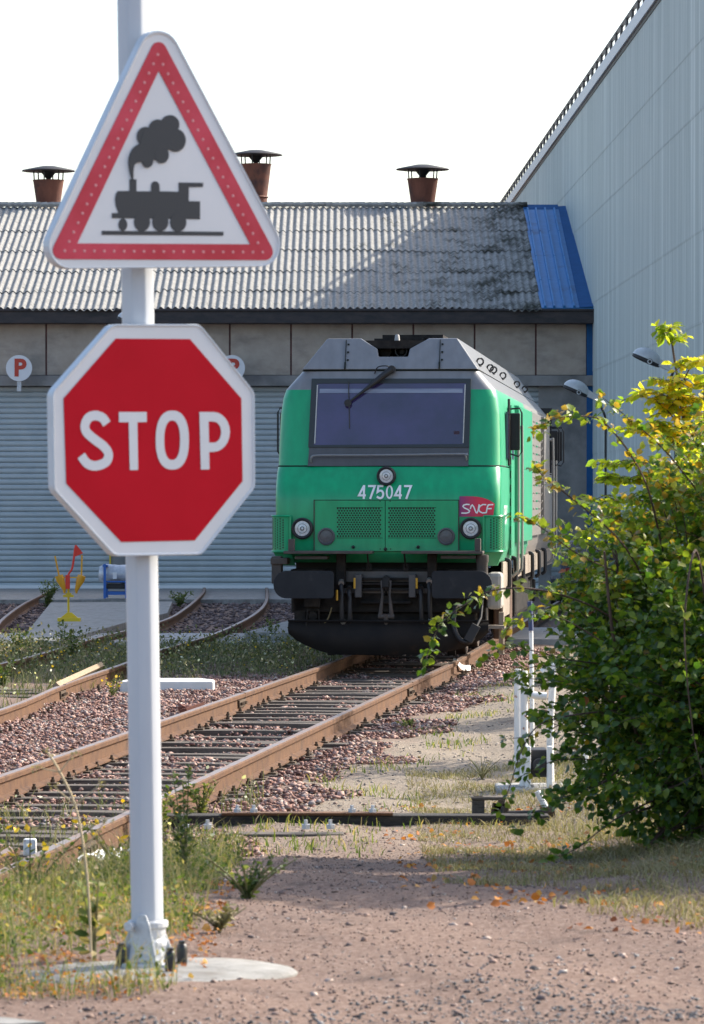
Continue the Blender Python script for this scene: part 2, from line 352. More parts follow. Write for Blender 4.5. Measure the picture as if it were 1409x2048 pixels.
rail_path('rail', [(x+1.51, d) for x, d in main], 'rusty right rail of the track under the green locomotive', group='rails of the locomotive track', joints=(46.2, 25.3))
rail_path('rail', [(-4.1, 33), (-3.38, 40.3), (-3.14, 46.3), (-2.79, 52.3), (-2.57, 57), (-2.08, 63.6), (-1.75, 73.7), (-1.72, 84), (-1.98, 97.5)], 'rusty rail curving from the left edge up to the second shutter', group='rails of the curved track', joints=(45.6,))
rail_path('rail', [(-5.4, 42), (-4.34, 51.8), (-4.02, 56.6), (-3.75, 61.8), (-3.2, 70), (-3.12, 77.8), (-3.25, 91), (-3.43, 97.5)], 'weed-covered curved rail left of the concrete pad joint', group='rails of the curved track')
rail_path('rail', [(-5.3, 62), (-5.87, 70), (-6.38, 80.8), (-6.62, 88.4), (-6.9, 97.5)], 'dark curved rail running to the leftmost shutter', group=None)
# short check rail in the lower left corner
rail_path('rail', [(-2.35, 21.5), (-2.05, 23.6), (-1.96, 24.35)], 'short check rail with a white capped end at the lower left', zt=.165)
def sleeper(label, group):
    root = thing('railway_sleeper', label, 'sleeper', (0, 0, 0), 0, group)
    b = MB()
    n = 9; vs = []
    for i in range(n):
        x = -1.3+2.6*i/(n-1); j = [random.uniform(-.008, .008) for _ in range(4)]
        vs += [(x, -.12+j[0], -.11), (x, .12+j[1], -.11), (x, .112+j[2], .0+j[3]*.4), (x, -.112+j[0], .0+j[1]*.4)]
    fs = [(0, 1, 2, 3), (4*n-4, 4*n-1, 4*n-2, 4*n-3)]
    for i in range(n-1):
        for k in range(4): fs.append((i*4+k, i*4+(k+1) % 4, i*4+4+(k+1) % 4, i*4+4+k))
    b.add(vs, fs); b.build('timber_beam', m_wood, root, bevel=.008)
    for s_ in (-.755, .755):
        for e in (-.105, .105):
            b = MB(); b.box((s_+e, 0, .008), (.085, .12, .014)); b.tube([(s_+e, .01, .012), (s_+e, .01, .038)], [.02, .02], 6); b.tube([(s_+e, .01, .038), (s_+e, .01, .058)], [.012, .012], 6)
            b.build('rail_fastening', m_fast, root)
    return root
s0 = sleeper('weathered dark timber sleeper under the rails in front of the locomotive', 'timber sleepers of the locomotive track')
d = 22.6; first = True
while d < 60:
    cx = Lr(d)+.755; rz = -math.atan(.107)+random.uniform(-.012, .012); loc = (cx+random.uniform(-.05, .05), d+random.uniform(-.05, .05), random.uniform(-.022, .012))
    if first: s0.location = loc; s0.rotation_euler = (0, 0, rz); first = False
    else: dup(s0, loc, rz)
    d += random.uniform(.54, .74)
s1 = None
for d in np.arange(36.2, 50, .66):
    cx = np.interp(d, [40.3, 46.3, 52.3], [-3.38, -3.14, -2.79])-.7
    if s1 is None: s1 = sleeper('blackened sleeper end in weeds beside the left curved rail', 'timber sleepers of the curved track'); s1.location = (cx, d, .01)
    else: dup(s1, (cx+random.uniform(-.06, .06), d, random.uniform(-.005, .02)), random.uniform(-.05, .03))

# long crossing timbers at the near end of the track, with plate and bolts
g = 'long point timbers across the path'
t = thing('point_timber', 'long black timber across the path edge with a rusty bolted plate', 'timber', (.2, 28.2, 0))
b = MB(); b.box((-.05, 28.25, .0), (2.75, .22, .13)); b.build('timber_beam', m_wood2, t, bevel=.01)
b = MB(); b.box((-.3, 28.2, .074), (1.15, .15, .016)); b.build('tie_plate', m_rail, t)
for x in (-.77, -.66, .0, .14):
    b = MB(); b.tube([(x, 28.2, .08), (x, 28.2, .105)], .028, 6); b.tube([(x, 28.2, .105), (x, 28.2, .13)], .014, 6); b.build('bolt', m_galv, t)
t = thing('point_timber', 'lower timber half sunk in gravel in front of the black one', 'timber', (-.4, 27.2, 0))
b = MB(); b.box((-.65, 27.3, -.05), (1.2, .2, .13)); b.build('timber_beam', m_wood, t, bevel=.01)
for x in (-1.08, -.94, -.3, -.14):
    b = MB(); b.tube([(x, 27.3, .04), (x, 27.3, .07)], .03, 6); b.tube([(x, 27.3, .07), (x, 27.3, .10)], .014, 6); b.build('bolt', m_galv, t)

# ------------------------------------------------------------------ concrete around the shed
def slab(name, poly, z1, m, label=None):
    b = MB(); b.prism(poly, -.1, z1, lambda u, v, h: (u, v, h)); o = b.build(name, m); kind(o, 'structure'); return o
def onD(pts, z): return [((px-CX)/F*(F*(H-z)/(py-HY)), F*(H-z)/(py-HY)) for px, py in pts]
slab('shed_apron', [(-16, 88), (1.2, 89), (1.2, 99.9), (-16, 99.9)], .10, m_concpale)
slab('concrete_pad', onD([(42, 1279), (102, 1205), (345, 1203), (335, 1226), (258, 1243), (120, 1282)], .13), .13, m_concpale)
slab('concrete_crossing', [(-9, 62.5), (-1.0, 62.6), (-1.0, 67), (-9, 66.8)], .07, m_conc)
slab('concrete_crossing_edge', [(2.4, 64), (9, 64), (9, 70), (2.4, 70)], .07, m_conc)
slab('concrete_corner', [(-1.62, 63.2), (-.75, 62.9), (-.75, 71), (-1.0, 70)], .2, m_concpale)

# ------------------------------------------------------------------ locomotive shed
D0 = 100.0; S = F/D0
X_ = lambda px: (px-CX)/S
Z_ = lambda py: H-(py-HY)/S
shed = thing('locomotive_shed', 'long low shed with corrugated roof, concrete band and pale roller shutters', 'building', (0, D0, 0))
LEFT = -16.0
for i, px in enumerate([-1010+122.5*k for k in range(0, 18)]):
    a, bb = X_(px), X_(min(px+122.5, 1175))
    if a >= bb-.2: continue
    b = MB(); b.bbox((a+.02, D0, Z_(750)), (bb-.02, D0+.3, Z_(648))); b.build('concrete_panel', m_panel, shed, bevel=.01)
    b = MB(); b.bbox((a-.02, D0+.02, Z_(750)), (a+.02, D0+.2, Z_(648))); b.build('panel_joint', m_joint, shed)
b = MB(); b.bbox((LEFT, D0-.18, Z_(772)), (X_(1187), D0+.3, Z_(751))); b.build('lintel_beam', m_pier, shed, bevel=.01)
b = MB(); b.bbox((LEFT, D0-.45, Z_(648)), (X_(1188), D0+.25, Z_(621))); b.bbox((LEFT, D0-.50, Z_(624)), (X_(1188), D0-.45, Z_(619))); b.build('gutter_fascia', m_fascia, shed, bevel=.015)
zb = .10
for cx_ in (-391, 38, 467, 896):
    x0, x1 = X_(cx_-190), X_(cx_+182); b = MB(); zt = Z_(772); n = int((zt-zb)/.128); h = (zt-zb)/n; prof = []
    for k in range(n):
        z = zb+k*h; prof += [(.03, z), (.0, z+.012), (-.022, z+h*.35), (-.022, z+h*.75), (0, z+h*.93), (.03, z+h*.96)]
    vs = [(x, D0+.14+y, z) for y, z in prof for x in (x0, x1)]; b.add(vs, [(2*i, 2*i+1, 2*i+3, 2*i+2) for i in range(len(prof)-1)])
    dr = b.build('roller_shutter', m_door, shed)
    b = MB(); b.bbox((x0, D0+.09, zb-.01), (x1, D0+.17, zb+.07)); b.build('bottom_bar', m_doorend, dr)
for a, c in ((-1600, -581), (-209, -152), (220, 277), (649, 706), (1078, 1187)):
    b = MB(); b.bbox((X_(a), D0+.02, -.1), (X_(c), D0+.5, Z_(772))); b.build('pillar', m_pier, shed, bevel=.01)
b = MB(); b.bbox((X_(1174), D0-.06, -.1), (X_(1187.5), D0+.019, Z_(648))); b.build('corner_trim', m_bluedark, shed)
b = MB(); b.bbox((X_(219), D0-.03, 0), (X_(222), D0+.015, 2.0)); b.build('edge_marker', m_yel, shed)
b = MB(); b.bbox((LEFT, D0+.51, -.1), (X_(1187), D0+20, 6.5)); b.build('inner_wall', m_dark, shed)
# corrugated roof
ze, zr, De, Dr = Z_(619), 9.87, 99.65, 110.0
def roof_mesh(x0, x1, pitch, amp, rows):
    vs, fs = [], []
    nper = 8; n = int((x1-x0)/pitch*nper)+1; L_ = math.hypot(Dr-De, zr-ze); nrm = Vector((0, -(zr-ze)/L_, (Dr-De)/L_))
    for r in range(len(rows)-1):
        for c0 in range(0, n-1, nper*6):
            c1 = min(c0+nper*6, n-1); jit = random.uniform(-.012, .012); lift = random.uniform(0, .012); o = len(vs)
            m_ = c1-c0+1
            sub = 4
            for e in range(sub+1):
                t = rows[r]+(rows[r+1]-rows[r])*e/sub; t2 = t+(-.012+jit if e == 0 else (.012 if e == sub else 0))
                up = .03*(1-e/sub)+lift
                for k in range(m_):
                    x = x0+(c0+k)*pitch/nper; hgt = amp*math.sin(2*PI*(c0+k)/nper)+up
                    vs.append(Vector((x, De+(Dr-De)*t2, ze+(zr-ze)*t2))+nrm*hgt)
            for e in range(sub):
                for k in range(m_-1): fs.append((o+e*m_+k, o+e*m_+k+1, o+(e+1)*m_+k+1, o+(e+1)*m_+k))
            # thickness of the lower edge
            o2 = len(vs)
            for k in range(m_): vs.append(vs[o+k]-nrm*.016)
            for k in range(m_-1): fs.append((o+k, o2+k, o2+k+1, o+k+1))
    return vs, fs
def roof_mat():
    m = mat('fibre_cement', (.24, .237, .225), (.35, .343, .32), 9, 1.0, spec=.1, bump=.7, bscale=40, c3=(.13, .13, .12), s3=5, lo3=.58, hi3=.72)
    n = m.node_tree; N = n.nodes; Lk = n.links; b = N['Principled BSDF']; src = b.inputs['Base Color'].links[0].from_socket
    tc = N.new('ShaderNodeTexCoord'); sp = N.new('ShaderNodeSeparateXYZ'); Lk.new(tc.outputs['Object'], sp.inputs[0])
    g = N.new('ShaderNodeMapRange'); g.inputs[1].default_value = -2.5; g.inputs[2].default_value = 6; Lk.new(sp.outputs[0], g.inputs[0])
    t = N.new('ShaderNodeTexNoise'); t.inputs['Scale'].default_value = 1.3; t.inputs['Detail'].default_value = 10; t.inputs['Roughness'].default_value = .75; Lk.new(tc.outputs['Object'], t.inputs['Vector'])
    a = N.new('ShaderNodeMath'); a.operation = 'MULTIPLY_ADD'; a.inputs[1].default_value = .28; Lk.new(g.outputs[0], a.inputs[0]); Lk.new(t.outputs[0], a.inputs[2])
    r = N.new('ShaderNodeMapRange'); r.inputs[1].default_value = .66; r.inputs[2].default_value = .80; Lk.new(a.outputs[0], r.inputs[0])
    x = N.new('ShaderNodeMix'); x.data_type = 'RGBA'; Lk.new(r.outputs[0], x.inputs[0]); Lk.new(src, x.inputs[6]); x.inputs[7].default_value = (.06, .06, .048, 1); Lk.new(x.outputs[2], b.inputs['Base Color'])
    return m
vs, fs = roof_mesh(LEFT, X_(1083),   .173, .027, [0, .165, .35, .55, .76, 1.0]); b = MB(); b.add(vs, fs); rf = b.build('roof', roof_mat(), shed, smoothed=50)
b = MB()
for k in range(-93, 27):
    b.tube([(k*.17, Dr-.10, zr+.075+random.uniform(-.01, .01)), ((k+1)*.17, Dr-.10, zr+.085)], .07, 6)
b.build('ridge_cap', bpy.data.materials['fibre_cement'], rf)
b = MB(); b.add([(LEFT, Dr, zr), (X_(1187), Dr, zr), (X_(1187), Dr+10, ze), (LEFT, Dr+10, ze)], [(0, 1, 2, 3)]); b.build('rear_slope', m_fascia, rf)
# blue sheets
def sl(x, t, h): 
    L_ = math.hypot(Dr-De, zr-ze); return Vector((x, De+(Dr-De)*t-(zr-ze)/L_*h, ze+(zr-ze)*t+(Dr-De)/L_*h))
b = MB(); xa, xb = X_(1081), X_(1188)
b.add([sl(xa, 0, .03), sl(xb, 0, .03), sl(xb, 1.0, .03), sl(xa, 1.0, .03), sl(xa, 0, -.1), sl(xb, 0, -.1), sl(xb, 1.0, -.1), sl(xa, 1.0, -.1)], [(0, 1, 2, 3), (4, 5, 1, 0), (1, 5, 6, 2), (0, 3, 7, 4)])
for k, px in enumerate((1090, 1108, 1128, 1148)):
    x = X_(px)
    for t0, t1 in ((0, .235), (.24, .47), (.475, .72), (.725, .97)):
        b.add([sl(x-.03, t0, .032), sl(x+.03, t0, .032), sl(x+.02, t0, .085), sl(x-.02, t0, .085), sl(x-.03, t1, .032), sl(x+.03, t1, .032), sl(x+.02, t1, .085), sl(x-.02, t1, .085)], [(0, 1, 2, 3), (4, 7, 6, 5), (0, 3, 7, 4), (3, 2, 6, 7), (2, 1, 5, 6)])
b.build('blue_roofing', m_blue, shed)
b = MB(); b.add([sl(X_(1158), 0, .04), sl(xb, 0, .06), sl(xb, 1.0, .06), sl(X_(1158), 1.0, .04)], [(0, 1, 2, 3)])
b.add([sl(xa+.02, .97, .04), sl(X_(1158), .97, .04), sl(X_(1158), 1.01, .06), sl(xa+.02, 1.01, .06)], [(0, 1, 2, 3)]); b.build('blue_flashing', m_bluedark, shed)
for px, pt, ring in ((97, 335, 0), (512, 303, 1), (846, 332, 0)):
    D = 110.6; s = F/D; x = (px-CX)/s; z = lambda py: H-(py-HY)/s
    ch = MB(); ch.cur = 0
    dy = pt-332
    ch.lathe([(.29, z(425)), (.30, z(412+dy)) if not ring else (.30, z(392)), (.40, z(360+dy)), (.42, z(357+dy)), (.38, z(357+dy)), (.30, z(395+dy))], (x, D, 0), n=28)
    if ring: ch.lathe([(.22, z(425)), (.23, z(400))], (x, D, 0), n=20); ch.lathe([(.31, z(396)), (.335, z(394)), (.31, z(392))], (x, D, 0), n=24)
    c = ch.build('chimney', m_rustpipe, shed, smoothed=40)
    b = MB(); b.lathe([(0, z(pt-4)), (.18, z(pt-3)), (.68, z(pt+5)), (.71, z(pt+7)), (.66, z(pt+7)), (.2, z(pt+9)), (.02, z(pt+26))], (x, D, 0), n=32)
    for k in range(6):
        a = k*PI/3+.3; b.tube([(x+.38*math.cos(a), D+.38*math.sin(a), z(357+dy)-.05), (x+.40*math.cos(a), D+.40*math.sin(a), z(pt+6))], .018, 5)
    b.build('rain_cap', m_dark, c, smoothed=40)
# round letter signs
def psign(px, py, label):
    D = 99.4; s = F/D; x, z = (px-CX)/s, H-(py-HY)/s
    t = thing('round_sign', label, 'sign', (x, D, z), 0, 'round letter signs over the shutters')
    b = MB(); b.lathe([(0, 0), (.305, 0), (.31, .01), (.31, .035), (0, .035)], (x, D+.035, z), (0, -1, 0), 32); b.build('disc', m_white, t)
    b = text_mesh('P', .56, lambda u, v, h: (x+u+.02, D-.004-h, z+v-.01), .003, .022); b.build('letter', mat('letter_red', (.45, .04, .02), None, rough=.5), t)
    b = MB(); b.bbox((x-.05, D+.04, z-.43), (x+.05, D+.2, z-.25)); b.bbox((x-.05, D+.0, z-.55), (x+.05, D+.05, z-.42)); b.build('bracket', m_galv, t)
psign(38, 736, 'white round sign with a red P at the left edge of the shed'); psign(464, 736, 'white round sign with a red P half hidden by the stop sign')

# ------------------------------------------------------------------ grey clad building
gb = thing('clad_warehouse', 'tall grey corrugated metal warehouse rising along the right side', 'building', (6.2, 71.5, 0))
gx = lambda D: 7.083-.01321*D
b = MB(); N_ = []; D = 71.5; k = 0
while D < 146: N_ += [(D, 0), (D+.06, .035), (D+.12, .035), (D+.18, 0)]; D += .2
laps = [-.2, 3.3, 5.27, 6.88, 8.98, 10.2, 12.1]
for r in range(len(laps)-1):
    o = len(b.v); z0, z1 = laps[r], laps[r+1]; off = .0
    for (d, h) in N_: b.v += [Vector((gx(d)-h-.007, d, z0)), Vector((gx(d)-h, d, z1))]
    for i in range(len(N_)-1): b.f.append([o+2*i, o+2*i+2, o+2*i+3, o+2*i+1]); b.m.append(0)
b.build('metal_cladding', m_clad, gb)
b = MB(); b.add([(gx(71.5)+.04, 71.5, -.2), (26, 71.5, -.2), (26, 71.5, 12.1), (gx(71.5)+.04, 71.5, 12.1), (gx(146)+.04, 146, -.2), (26, 146, -.2), (26, 146, 12.1), (gx(146)+.04, 146, 12.1)], [(0, 1, 2, 3), (1, 5, 6, 2), (4, 7, 6, 5), (3, 2, 6, 7), (0, 3, 7, 4)]); b.build('wall_shell', m_clad, gb)
b = MB(); a = Vector((gx(71.5), 71.5, 0)); e = Vector((gx(146), 146, 0)); 
def strip(b, z0, z1, o0, o1):
    vs = []
    for p in (a, e):
        for o_, z in ((o0, z0), (o1, z0), (o1, z1), (o0, z1)): vs.append(Vector((p.x+o_, p.y, z)))
    b.add(vs, [(0, 1, 2, 3), (4, 7, 6, 5), (0, 4, 5, 1), (1, 5, 6, 2), (2, 6, 7, 3), (3, 7, 4, 0)])
strip(b, 11.95, 12.22, -.10, .25); b.build('parapet_trim', m_cladtrim, gb)
b = MB(); strip(b, 11.86, 11.948, -.05, -.02); strip(b, 12.52, 12.56, -.03, .05)
d = 72
while d < 146: b.box((gx(d), d, 12.37), (.05, .34, .3)); d += 1.5
b.build('roof_edge_rail', m_dark, gb)
for z in laps[2:6]:
    b = MB()
    d = 71.6
    while d < 125: b.box((gx(d)-.04, d, z+.03), (.012, .05, .03)); d += .4
    kind(b.build('screw_row', m_galv, gb), 'stuff')

# ------------------------------------------------------------------ lamps
def lamp(px, py, D, ppx, label, bend=36):
    s = F/D; hx, hz = (px-CX)/s, H-(py-HY)/s; X1 = (ppx-CX)/s
    t = thing('street_lamp', label, 'lamp', (X1, D, 0), 0, 'dome lamps on curved poles'); sc_ = s and 105/ s*1.0
    ux = Vector((math.cos(-.42), 0, math.sin(-.42))); uz = Vector((math.sin(.42), 0, math.cos(.42))); c = Vector((hx, D, hz))
    b = MB(); n, m_ = 20, 8; vs = []; fs = []
    for i in range(m_+1):
        th = PI/2*i/m_
        for k in range(n):
            a = 2*PI*k/n; r = math.cos(th); vs.append(c+ux*(.27*r*math.cos(a))+Vector((0, .2*r*math.sin(a), 0))+uz*(.20*math.sin(th)))
    for i in range(m_):
        for k in range(n): fs.append((i*n+k, i*n+(k+1) % n, (i+1)*n+(k+1) % n, (i+1)*n+k))
    b.add(vs, fs); b.prism([(0, .12), (.27, .1), (.5, .03), (.5, -.03), (0, -.03)], -.08, .08, lambda u, v, h: c+ux*u+uz*v+Vector((0, h, 0))); b.build('lamp_hood', m_lamp, t, smoothed=40)
    b = MB(); vs = []
    for zz_, rr in ((0, 1.0), (-.05, .98), (-.06, .8)):
        for k in range(n): a = 2*PI*k/n; vs.append(c+ux*(.27*rr*math.cos(a))+Vector((0, .2*rr*math.sin(a), 0))+uz*zz_)
    fs = [(i*n+k, i*n+(k+1) % n, (i+1)*n+(k+1) % n, (i+1)*n+k) for i in range(2) for k in range(n)]+[tuple(range(2*n, 3*n))]
    b.add(vs, fs); b.lathe([(.055, 0), (.055, .02), (0, .02)], c+Vector((0, -.2, -.0))+ux*.06-uz*.03, (0, -1, 0), 14); b.build('lamp_rim', m_dark, t)
    b = MB(); b.lathe([(.045, 0), (.045, .012), (.028, .012)], c+Vector((0, -.225, -.0))+ux*.06-uz*.03, (0, -1, 0), 14); b.build('fixing_knob', m_galv, t)
    b = MB(); p0 = c+ux*.32-uz*.01; P = catmull([p0, p0+ux*.2, Vector((X1-.08, D, hz-.36)), Vector((X1, D, hz-.6)), Vector((X1, D, hz-1.2)), Vector((X1, D, 0))], 6); b.tube(P, .024, 8); b.build('pole', m_dark, t, smoothed=40)
m_lamp = mat('lamp_hood', (.45, .47, .48), (.55, .57, .57), 8, .3)
lamp(1153, 780, 84, 1212, 'dome lamp on a thin curved pole in front of the blue corner trim')
lamp(1294, 718, 76, 1352, 'higher dome lamp against the grey cladding above the yellow leaves')
lamp(258, 642, 92, 300, 'dome lamp mostly hidden behind the white signpost')

# black car seen between locomotive and bush
t = thing('parked_car', 'black car parked beside the locomotive behind the bush', 'car', (5.0, 84, 0))
mcar = mat('car_black', (.008, .009, .011), None, rough=.2, coat=.5)
b = MB(); prof = [(0, .25), (0, .75), (.15, .95), (.7, 1.38), (2.2, 1.42), (2.9, 1.0), (3.9, .85), (4.1, .6), (4.1, .25)]
b.prism(prof, -.82, .82, lambda u, v, h: (5.0+h*(.88 if v > 1.1 else 1), 84+u, v)); b.build('body', mcar, t, bevel=.05)
b = MB(); b.prism([(.12, .98), (.16, 1.0), (.66, 1.33), (.62, 1.33)], -.62, .62, lambda u, v, h: (5.0+h, 84+u-.02, v)); b.build('rear_window', mat('car_glass', (.01, .012, .015), None, rough=.05), t)
for x in (-.78, .78):
    for y in (.75, 3.3):
        b = MB(); b.lathe([(0, -.1), (.2, -.1), (.31, -.09), (.31, .09), (.2, .1), (0, .1)], (5+x, 84+y, .31), (1, 0, 0), 20); b.build('wheel', m_cap, t)
    b = MB(); b.box((5+x*.8, 83.99, .78), (.22, .04, .12)); b.build('tail_light', mat('tail_red', (.25, .01, .01), None, rough=.3), t)
b = MB(); b.box((5, 83.985, .55), (.5, .02, .11)); b.build('number_plate', m_paper, t)

# ------------------------------------------------------------------ locomotive
TH = math.atan(.085); OX, OY, OZ = .445, 52.3, .17
def L(px, py, yl):
    k = (px-CX)/F; c, s = math.cos(TH), math.sin(TH)
    x = (k*(OY+yl*c)-OX-yl*s)/(c+k*s); Y = OY-x*s+yl*c
    return Vector((x, yl, H-(py-HY)/F*Y-OZ))
loco = thing('locomotive', 'green and grey diesel locomotive numbered 475047 standing in front of the shed', 'locomotive', (OX, OY, OZ), -TH)
LM = MATX[loco.name]
class LB(MB):        # locomotive builder: coordinates already local to the locomotive
    def build(s, name, mats, parent=None, smoothed=False, bevel=0):
        s.v = [LM @ p for p in s.v]; return MB.build(s, name, mats, parent, smoothed, bevel)
def paint(name, c, dust=(.22, .18, .14), z0=.7, z1=2.0, rough=.3, dk=.66):
    m = bpy.data.materials.new(name); m.use_nodes = True; n = m.node_tree; N = n.nodes; Lk = n.links; b = N['Principled BSDF']; b.inputs['Roughness'].default_value = rough
    b.inputs['Specular IOR Level'].default_value = .4; b.inputs['Coat Weight'].default_value = .15; b.inputs['Coat Roughness'].default_value = .12
    tc = N.new('ShaderNodeTexCoord'); sp = N.new('ShaderNodeSeparateXYZ'); Lk.new(tc.outputs['Object'], sp.inputs[0])
    mp = N.new('ShaderNodeMapping'); mp.inputs['Scale'].default_value = (5, 5, 1.1); Lk.new(tc.outputs['Object'], mp.inputs[0])
    t = N.new('ShaderNodeTexNoise'); t.inputs['Scale'].default_value = 2; t.inputs['Detail'].default_value = 8; Lk.new(mp.outputs[0], t.inputs['Vector'])
    r = N.new('ShaderNodeMapRange'); r.inputs[1].default_value = z1; r.inputs[2].default_value = z0; Lk.new(sp.outputs[2], r.inputs[0])
    a = N.new('ShaderNodeMath'); a.operation = 'MULTIPLY'; Lk.new(r.outputs[0], a.inputs[0]); Lk.new(t.outputs[0], a.inputs[1])
    k = N.new('ShaderNodeMath'); k.operation = 'MULTIPLY_ADD'; k.inputs[1].default_value = 1.3; k.inputs[2].default_value = .0; k.use_clamp = True; Lk.new(a.outputs[0], k.inputs[0])
    v = N.new('ShaderNodeMix'); v.data_type = 'RGBA'; Lk.new(t.outputs[0], v.inputs[0]); v.inputs[6].default_value = (*[q*dk for q in c], 1); v.inputs[7].default_value = (*[min(1, q*1.12) for q in c], 1)
    x = N.new('ShaderNodeMix'); x.data_type = 'RGBA'; Lk.new(k.outputs[0], x.inputs[0]); Lk.new(v.outputs[2], x.inputs[6]); x.inputs[7].default_value = (*dust, 1); Lk.new(x.outputs[2], b.inputs['Base Color'])
    return m
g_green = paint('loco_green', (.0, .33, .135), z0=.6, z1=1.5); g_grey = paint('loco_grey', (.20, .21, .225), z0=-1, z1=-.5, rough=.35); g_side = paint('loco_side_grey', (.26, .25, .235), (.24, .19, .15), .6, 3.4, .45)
g_panel = paint('loco_dark_panel', (.075, .075, .08), z0=-1, z1=-.5, rough=.4); g_black = mat('loco_black', (.007, .007, .008), (.011, .011, .012), 5, .5); g_under = mat('loco_underframe', (.011, .010, .010), (.034, .029, .025), 6, .85, spec=.25, bump=.3)
g_steel = mat('loco_step_steel', (.045, .04, .037), (.075, .06, .052), 9, .7); g_dust = mat('dusty_beige', (.30, .26, .21), (.22, .17, .13), 3, .8); g_rail = mat('handrail', (.32, .31, .29), None, rough=.35, metal=.5)
g_glass = mat('windscreen_glass', (.045, .032, .10), (.018, .015, .036), .9, .05, spec=.9); g_lens = mat('lamp_lens', (.68, .70, .71), (.45, .50, .52), 30, .12, spec=.9, coat=.8)
g_txt = mat('number_white', (.72, .74, .74), None, rough=.5); g_hole = mat('grille_hole', (.006, .014, .010), None, rough=.8); g_gap = mat('panel_gap', (.004, .01, .008), None, rough=.9); g_hose = mat('air_hose', (.014, .014, .016), None, rough=.55)
g_tail = mat('tail_lamp_glass', (.06, .065, .07), (.09, .09, .095), 40, .3)
lev = [(1.24, 1.36, .02, .12), (1.34, 1.38, -.09, .14), (1.38, 1.395, -.11, .16), (1.7, 1.405, -.13, .16), (2.02, 1.41, -.13, .16), (2.12, 1.41, -.11, .16), (2.24, 1.41, -.05, .17), (2.36, 1.41, .04, .18), (2.435, 1.405, .10, .2)]
up = [(2.45, 1.40, .105, .2), (2.8, 1.395, .19, .2), (3.1, 1.385, .26, .2), (3.3, 1.36, .305, .2), (3.405, 1.325, .33, .19), (3.50, 1.24, .355, .17), (3.645, 1.11, .39, .15)]
def fy(z): return .105+(z-2.45)*.238
LEN = 17.6
def plan(z, hw, f, r, ys):
    pts = [(-hw, y) for y in ys[::-1]]
    for k in range(9): a = PI/2*k/8; pts.append((-hw+r-r*math.cos(a), f+.035+r-r*math.sin(a)))
    for k in range(1, 16): x = -(hw-r)+(2*(hw-r))*k/16; pts.append((x, f+.035*(abs(x)/(hw-r))**3))
    for k in range(9): a = PI/2*k/8; pts.append((hw-r+r*math.sin(a), f+.035+r-r*math.cos(a)))
    pts += [(hw, y) for y in ys]; return [Vector((x, y, z)) for x, y in pts]
def shell(name, levels, ys, m_i, mats, close=False):
    b = LB(); rows = [plan(*l, ys) for l in levels]; n = len(rows[0])
    for r in rows: b.v += r
    for i in range(len(rows)-1):
        for k in range(n-1): b.f.append([i*n+k, i*n+k+1, (i+1)*n+k+1, (i+1)*n+k]); b.m.append(m_i(levels[i][0], (rows[i][k]+rows[i][k+1])/2))
    return b.build(name, mats, loco, smoothed=50)
YS = [1.0, 1.5, 3.2, 8.1, LEN]
g_gside_lit = paint('loco_side_green_sunlit', (.035, .37, .19), z0=.4, z1=1.7, rough=.42)  # flank green: sunlit pallor put into the colour along with fading and dust
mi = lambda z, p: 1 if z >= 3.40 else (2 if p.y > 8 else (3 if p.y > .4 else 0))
shell('nose', lev, YS, mi, [g_green, g_grey, g_side, g_gside_lit]); shell('cab', up, YS, mi, [g_green, g_grey, g_side, g_gside_lit])
b = LB(); b.box((0, LEN, 2.4), (2.78, .04, 2.3)); b.box((0, LEN/2, 1.25), (2.7, LEN-.6, .04)); b.box((0, 9, 3.64), (2.2, LEN-1.2, .02)); b.build('body_floor', g_black, loco)
# seams
b = LB()
for zz, hw in ((2.443, 1.406),):
    P = plan(zz, hw-.006, .108, .2, [1.4]); b.tube([tuple(p) for p in P], .012, 4)
P = plan(3.648, 1.112, .386, .15, [1.6]); b.tube([tuple(p) for p in P], .012, 4); b.build('body_seam', g_gap, loco)
# roof hood with the notch for the horns
zt = 4.055
def hx(px): return L(px, 700, .5).x
n1, n2, n3, n4 = hx(722), hx(755), hx(820), hx(858)
zn, zm = L(775, 714, .6).z, L(775, 698, .6).z
hl, hr = L(657, 679, .7).x, L(916, 678, .7).x
fh = lambda z: .385+(z-3.66)*.55
poly = [(-1.105, 3.66), (1.105, 3.66), (hr, zt), (n4, zt), (n3, zm), (n3-.02, zn), (n2+.02, zn), (n2, zm), (n1, zt), (hl, zt)]
b = LB(); b.prism(poly, 0, .05, lambda u, v, h: (u, fh(v)-.01+h, v)); b.build('roof_hood', g_grey, loco, bevel=.012)
b = LB()
for sgn, xt in ((-1, hl), (1, hr)):
    for y0, y1, ins in ((.41, 4.4, 0), (4.42, 9.5, .0), (9.52, LEN, .0)):
        o = [Vector((sgn*1.105, y0, 3.66)), Vector((xt, y0+(.22 if y0 < 1 else 0), zt)), Vector((xt, y1, zt)), Vector((sgn*1.105, y1, 3.66))]
        b.add(o, [(0, 1, 2, 3)])
        b.add([Vector((xt, y0+(.22 if y0 < 1 else 0), zt)), Vector((xt*.47, y0+.22, zt)), Vector((xt*.47, y1, zt)), Vector((xt, y1, zt))], [(0, 1, 2, 3)])
b.build('roof_side', g_grey, loco)
b = LB(); b.box((0, 9.6, 3.98), (1.0, 18, .1)); b.build('roof_centre', g_under, loco)
for k, y in enumerate((1.8, 4.3, 5.2, 7.8, 12.2, 15.0)):
    b = LB(); P = [(1.055+.042*math.cos(a), y, 3.80+.042*math.sin(a)) for a in np.linspace(0, 2*PI, 15)]; b.tube(P, .013, 6, cap=False); b.box((1.045, y, 3.75), (.05, .26, .02)); b.build('lifting_ring', g_black, loco)
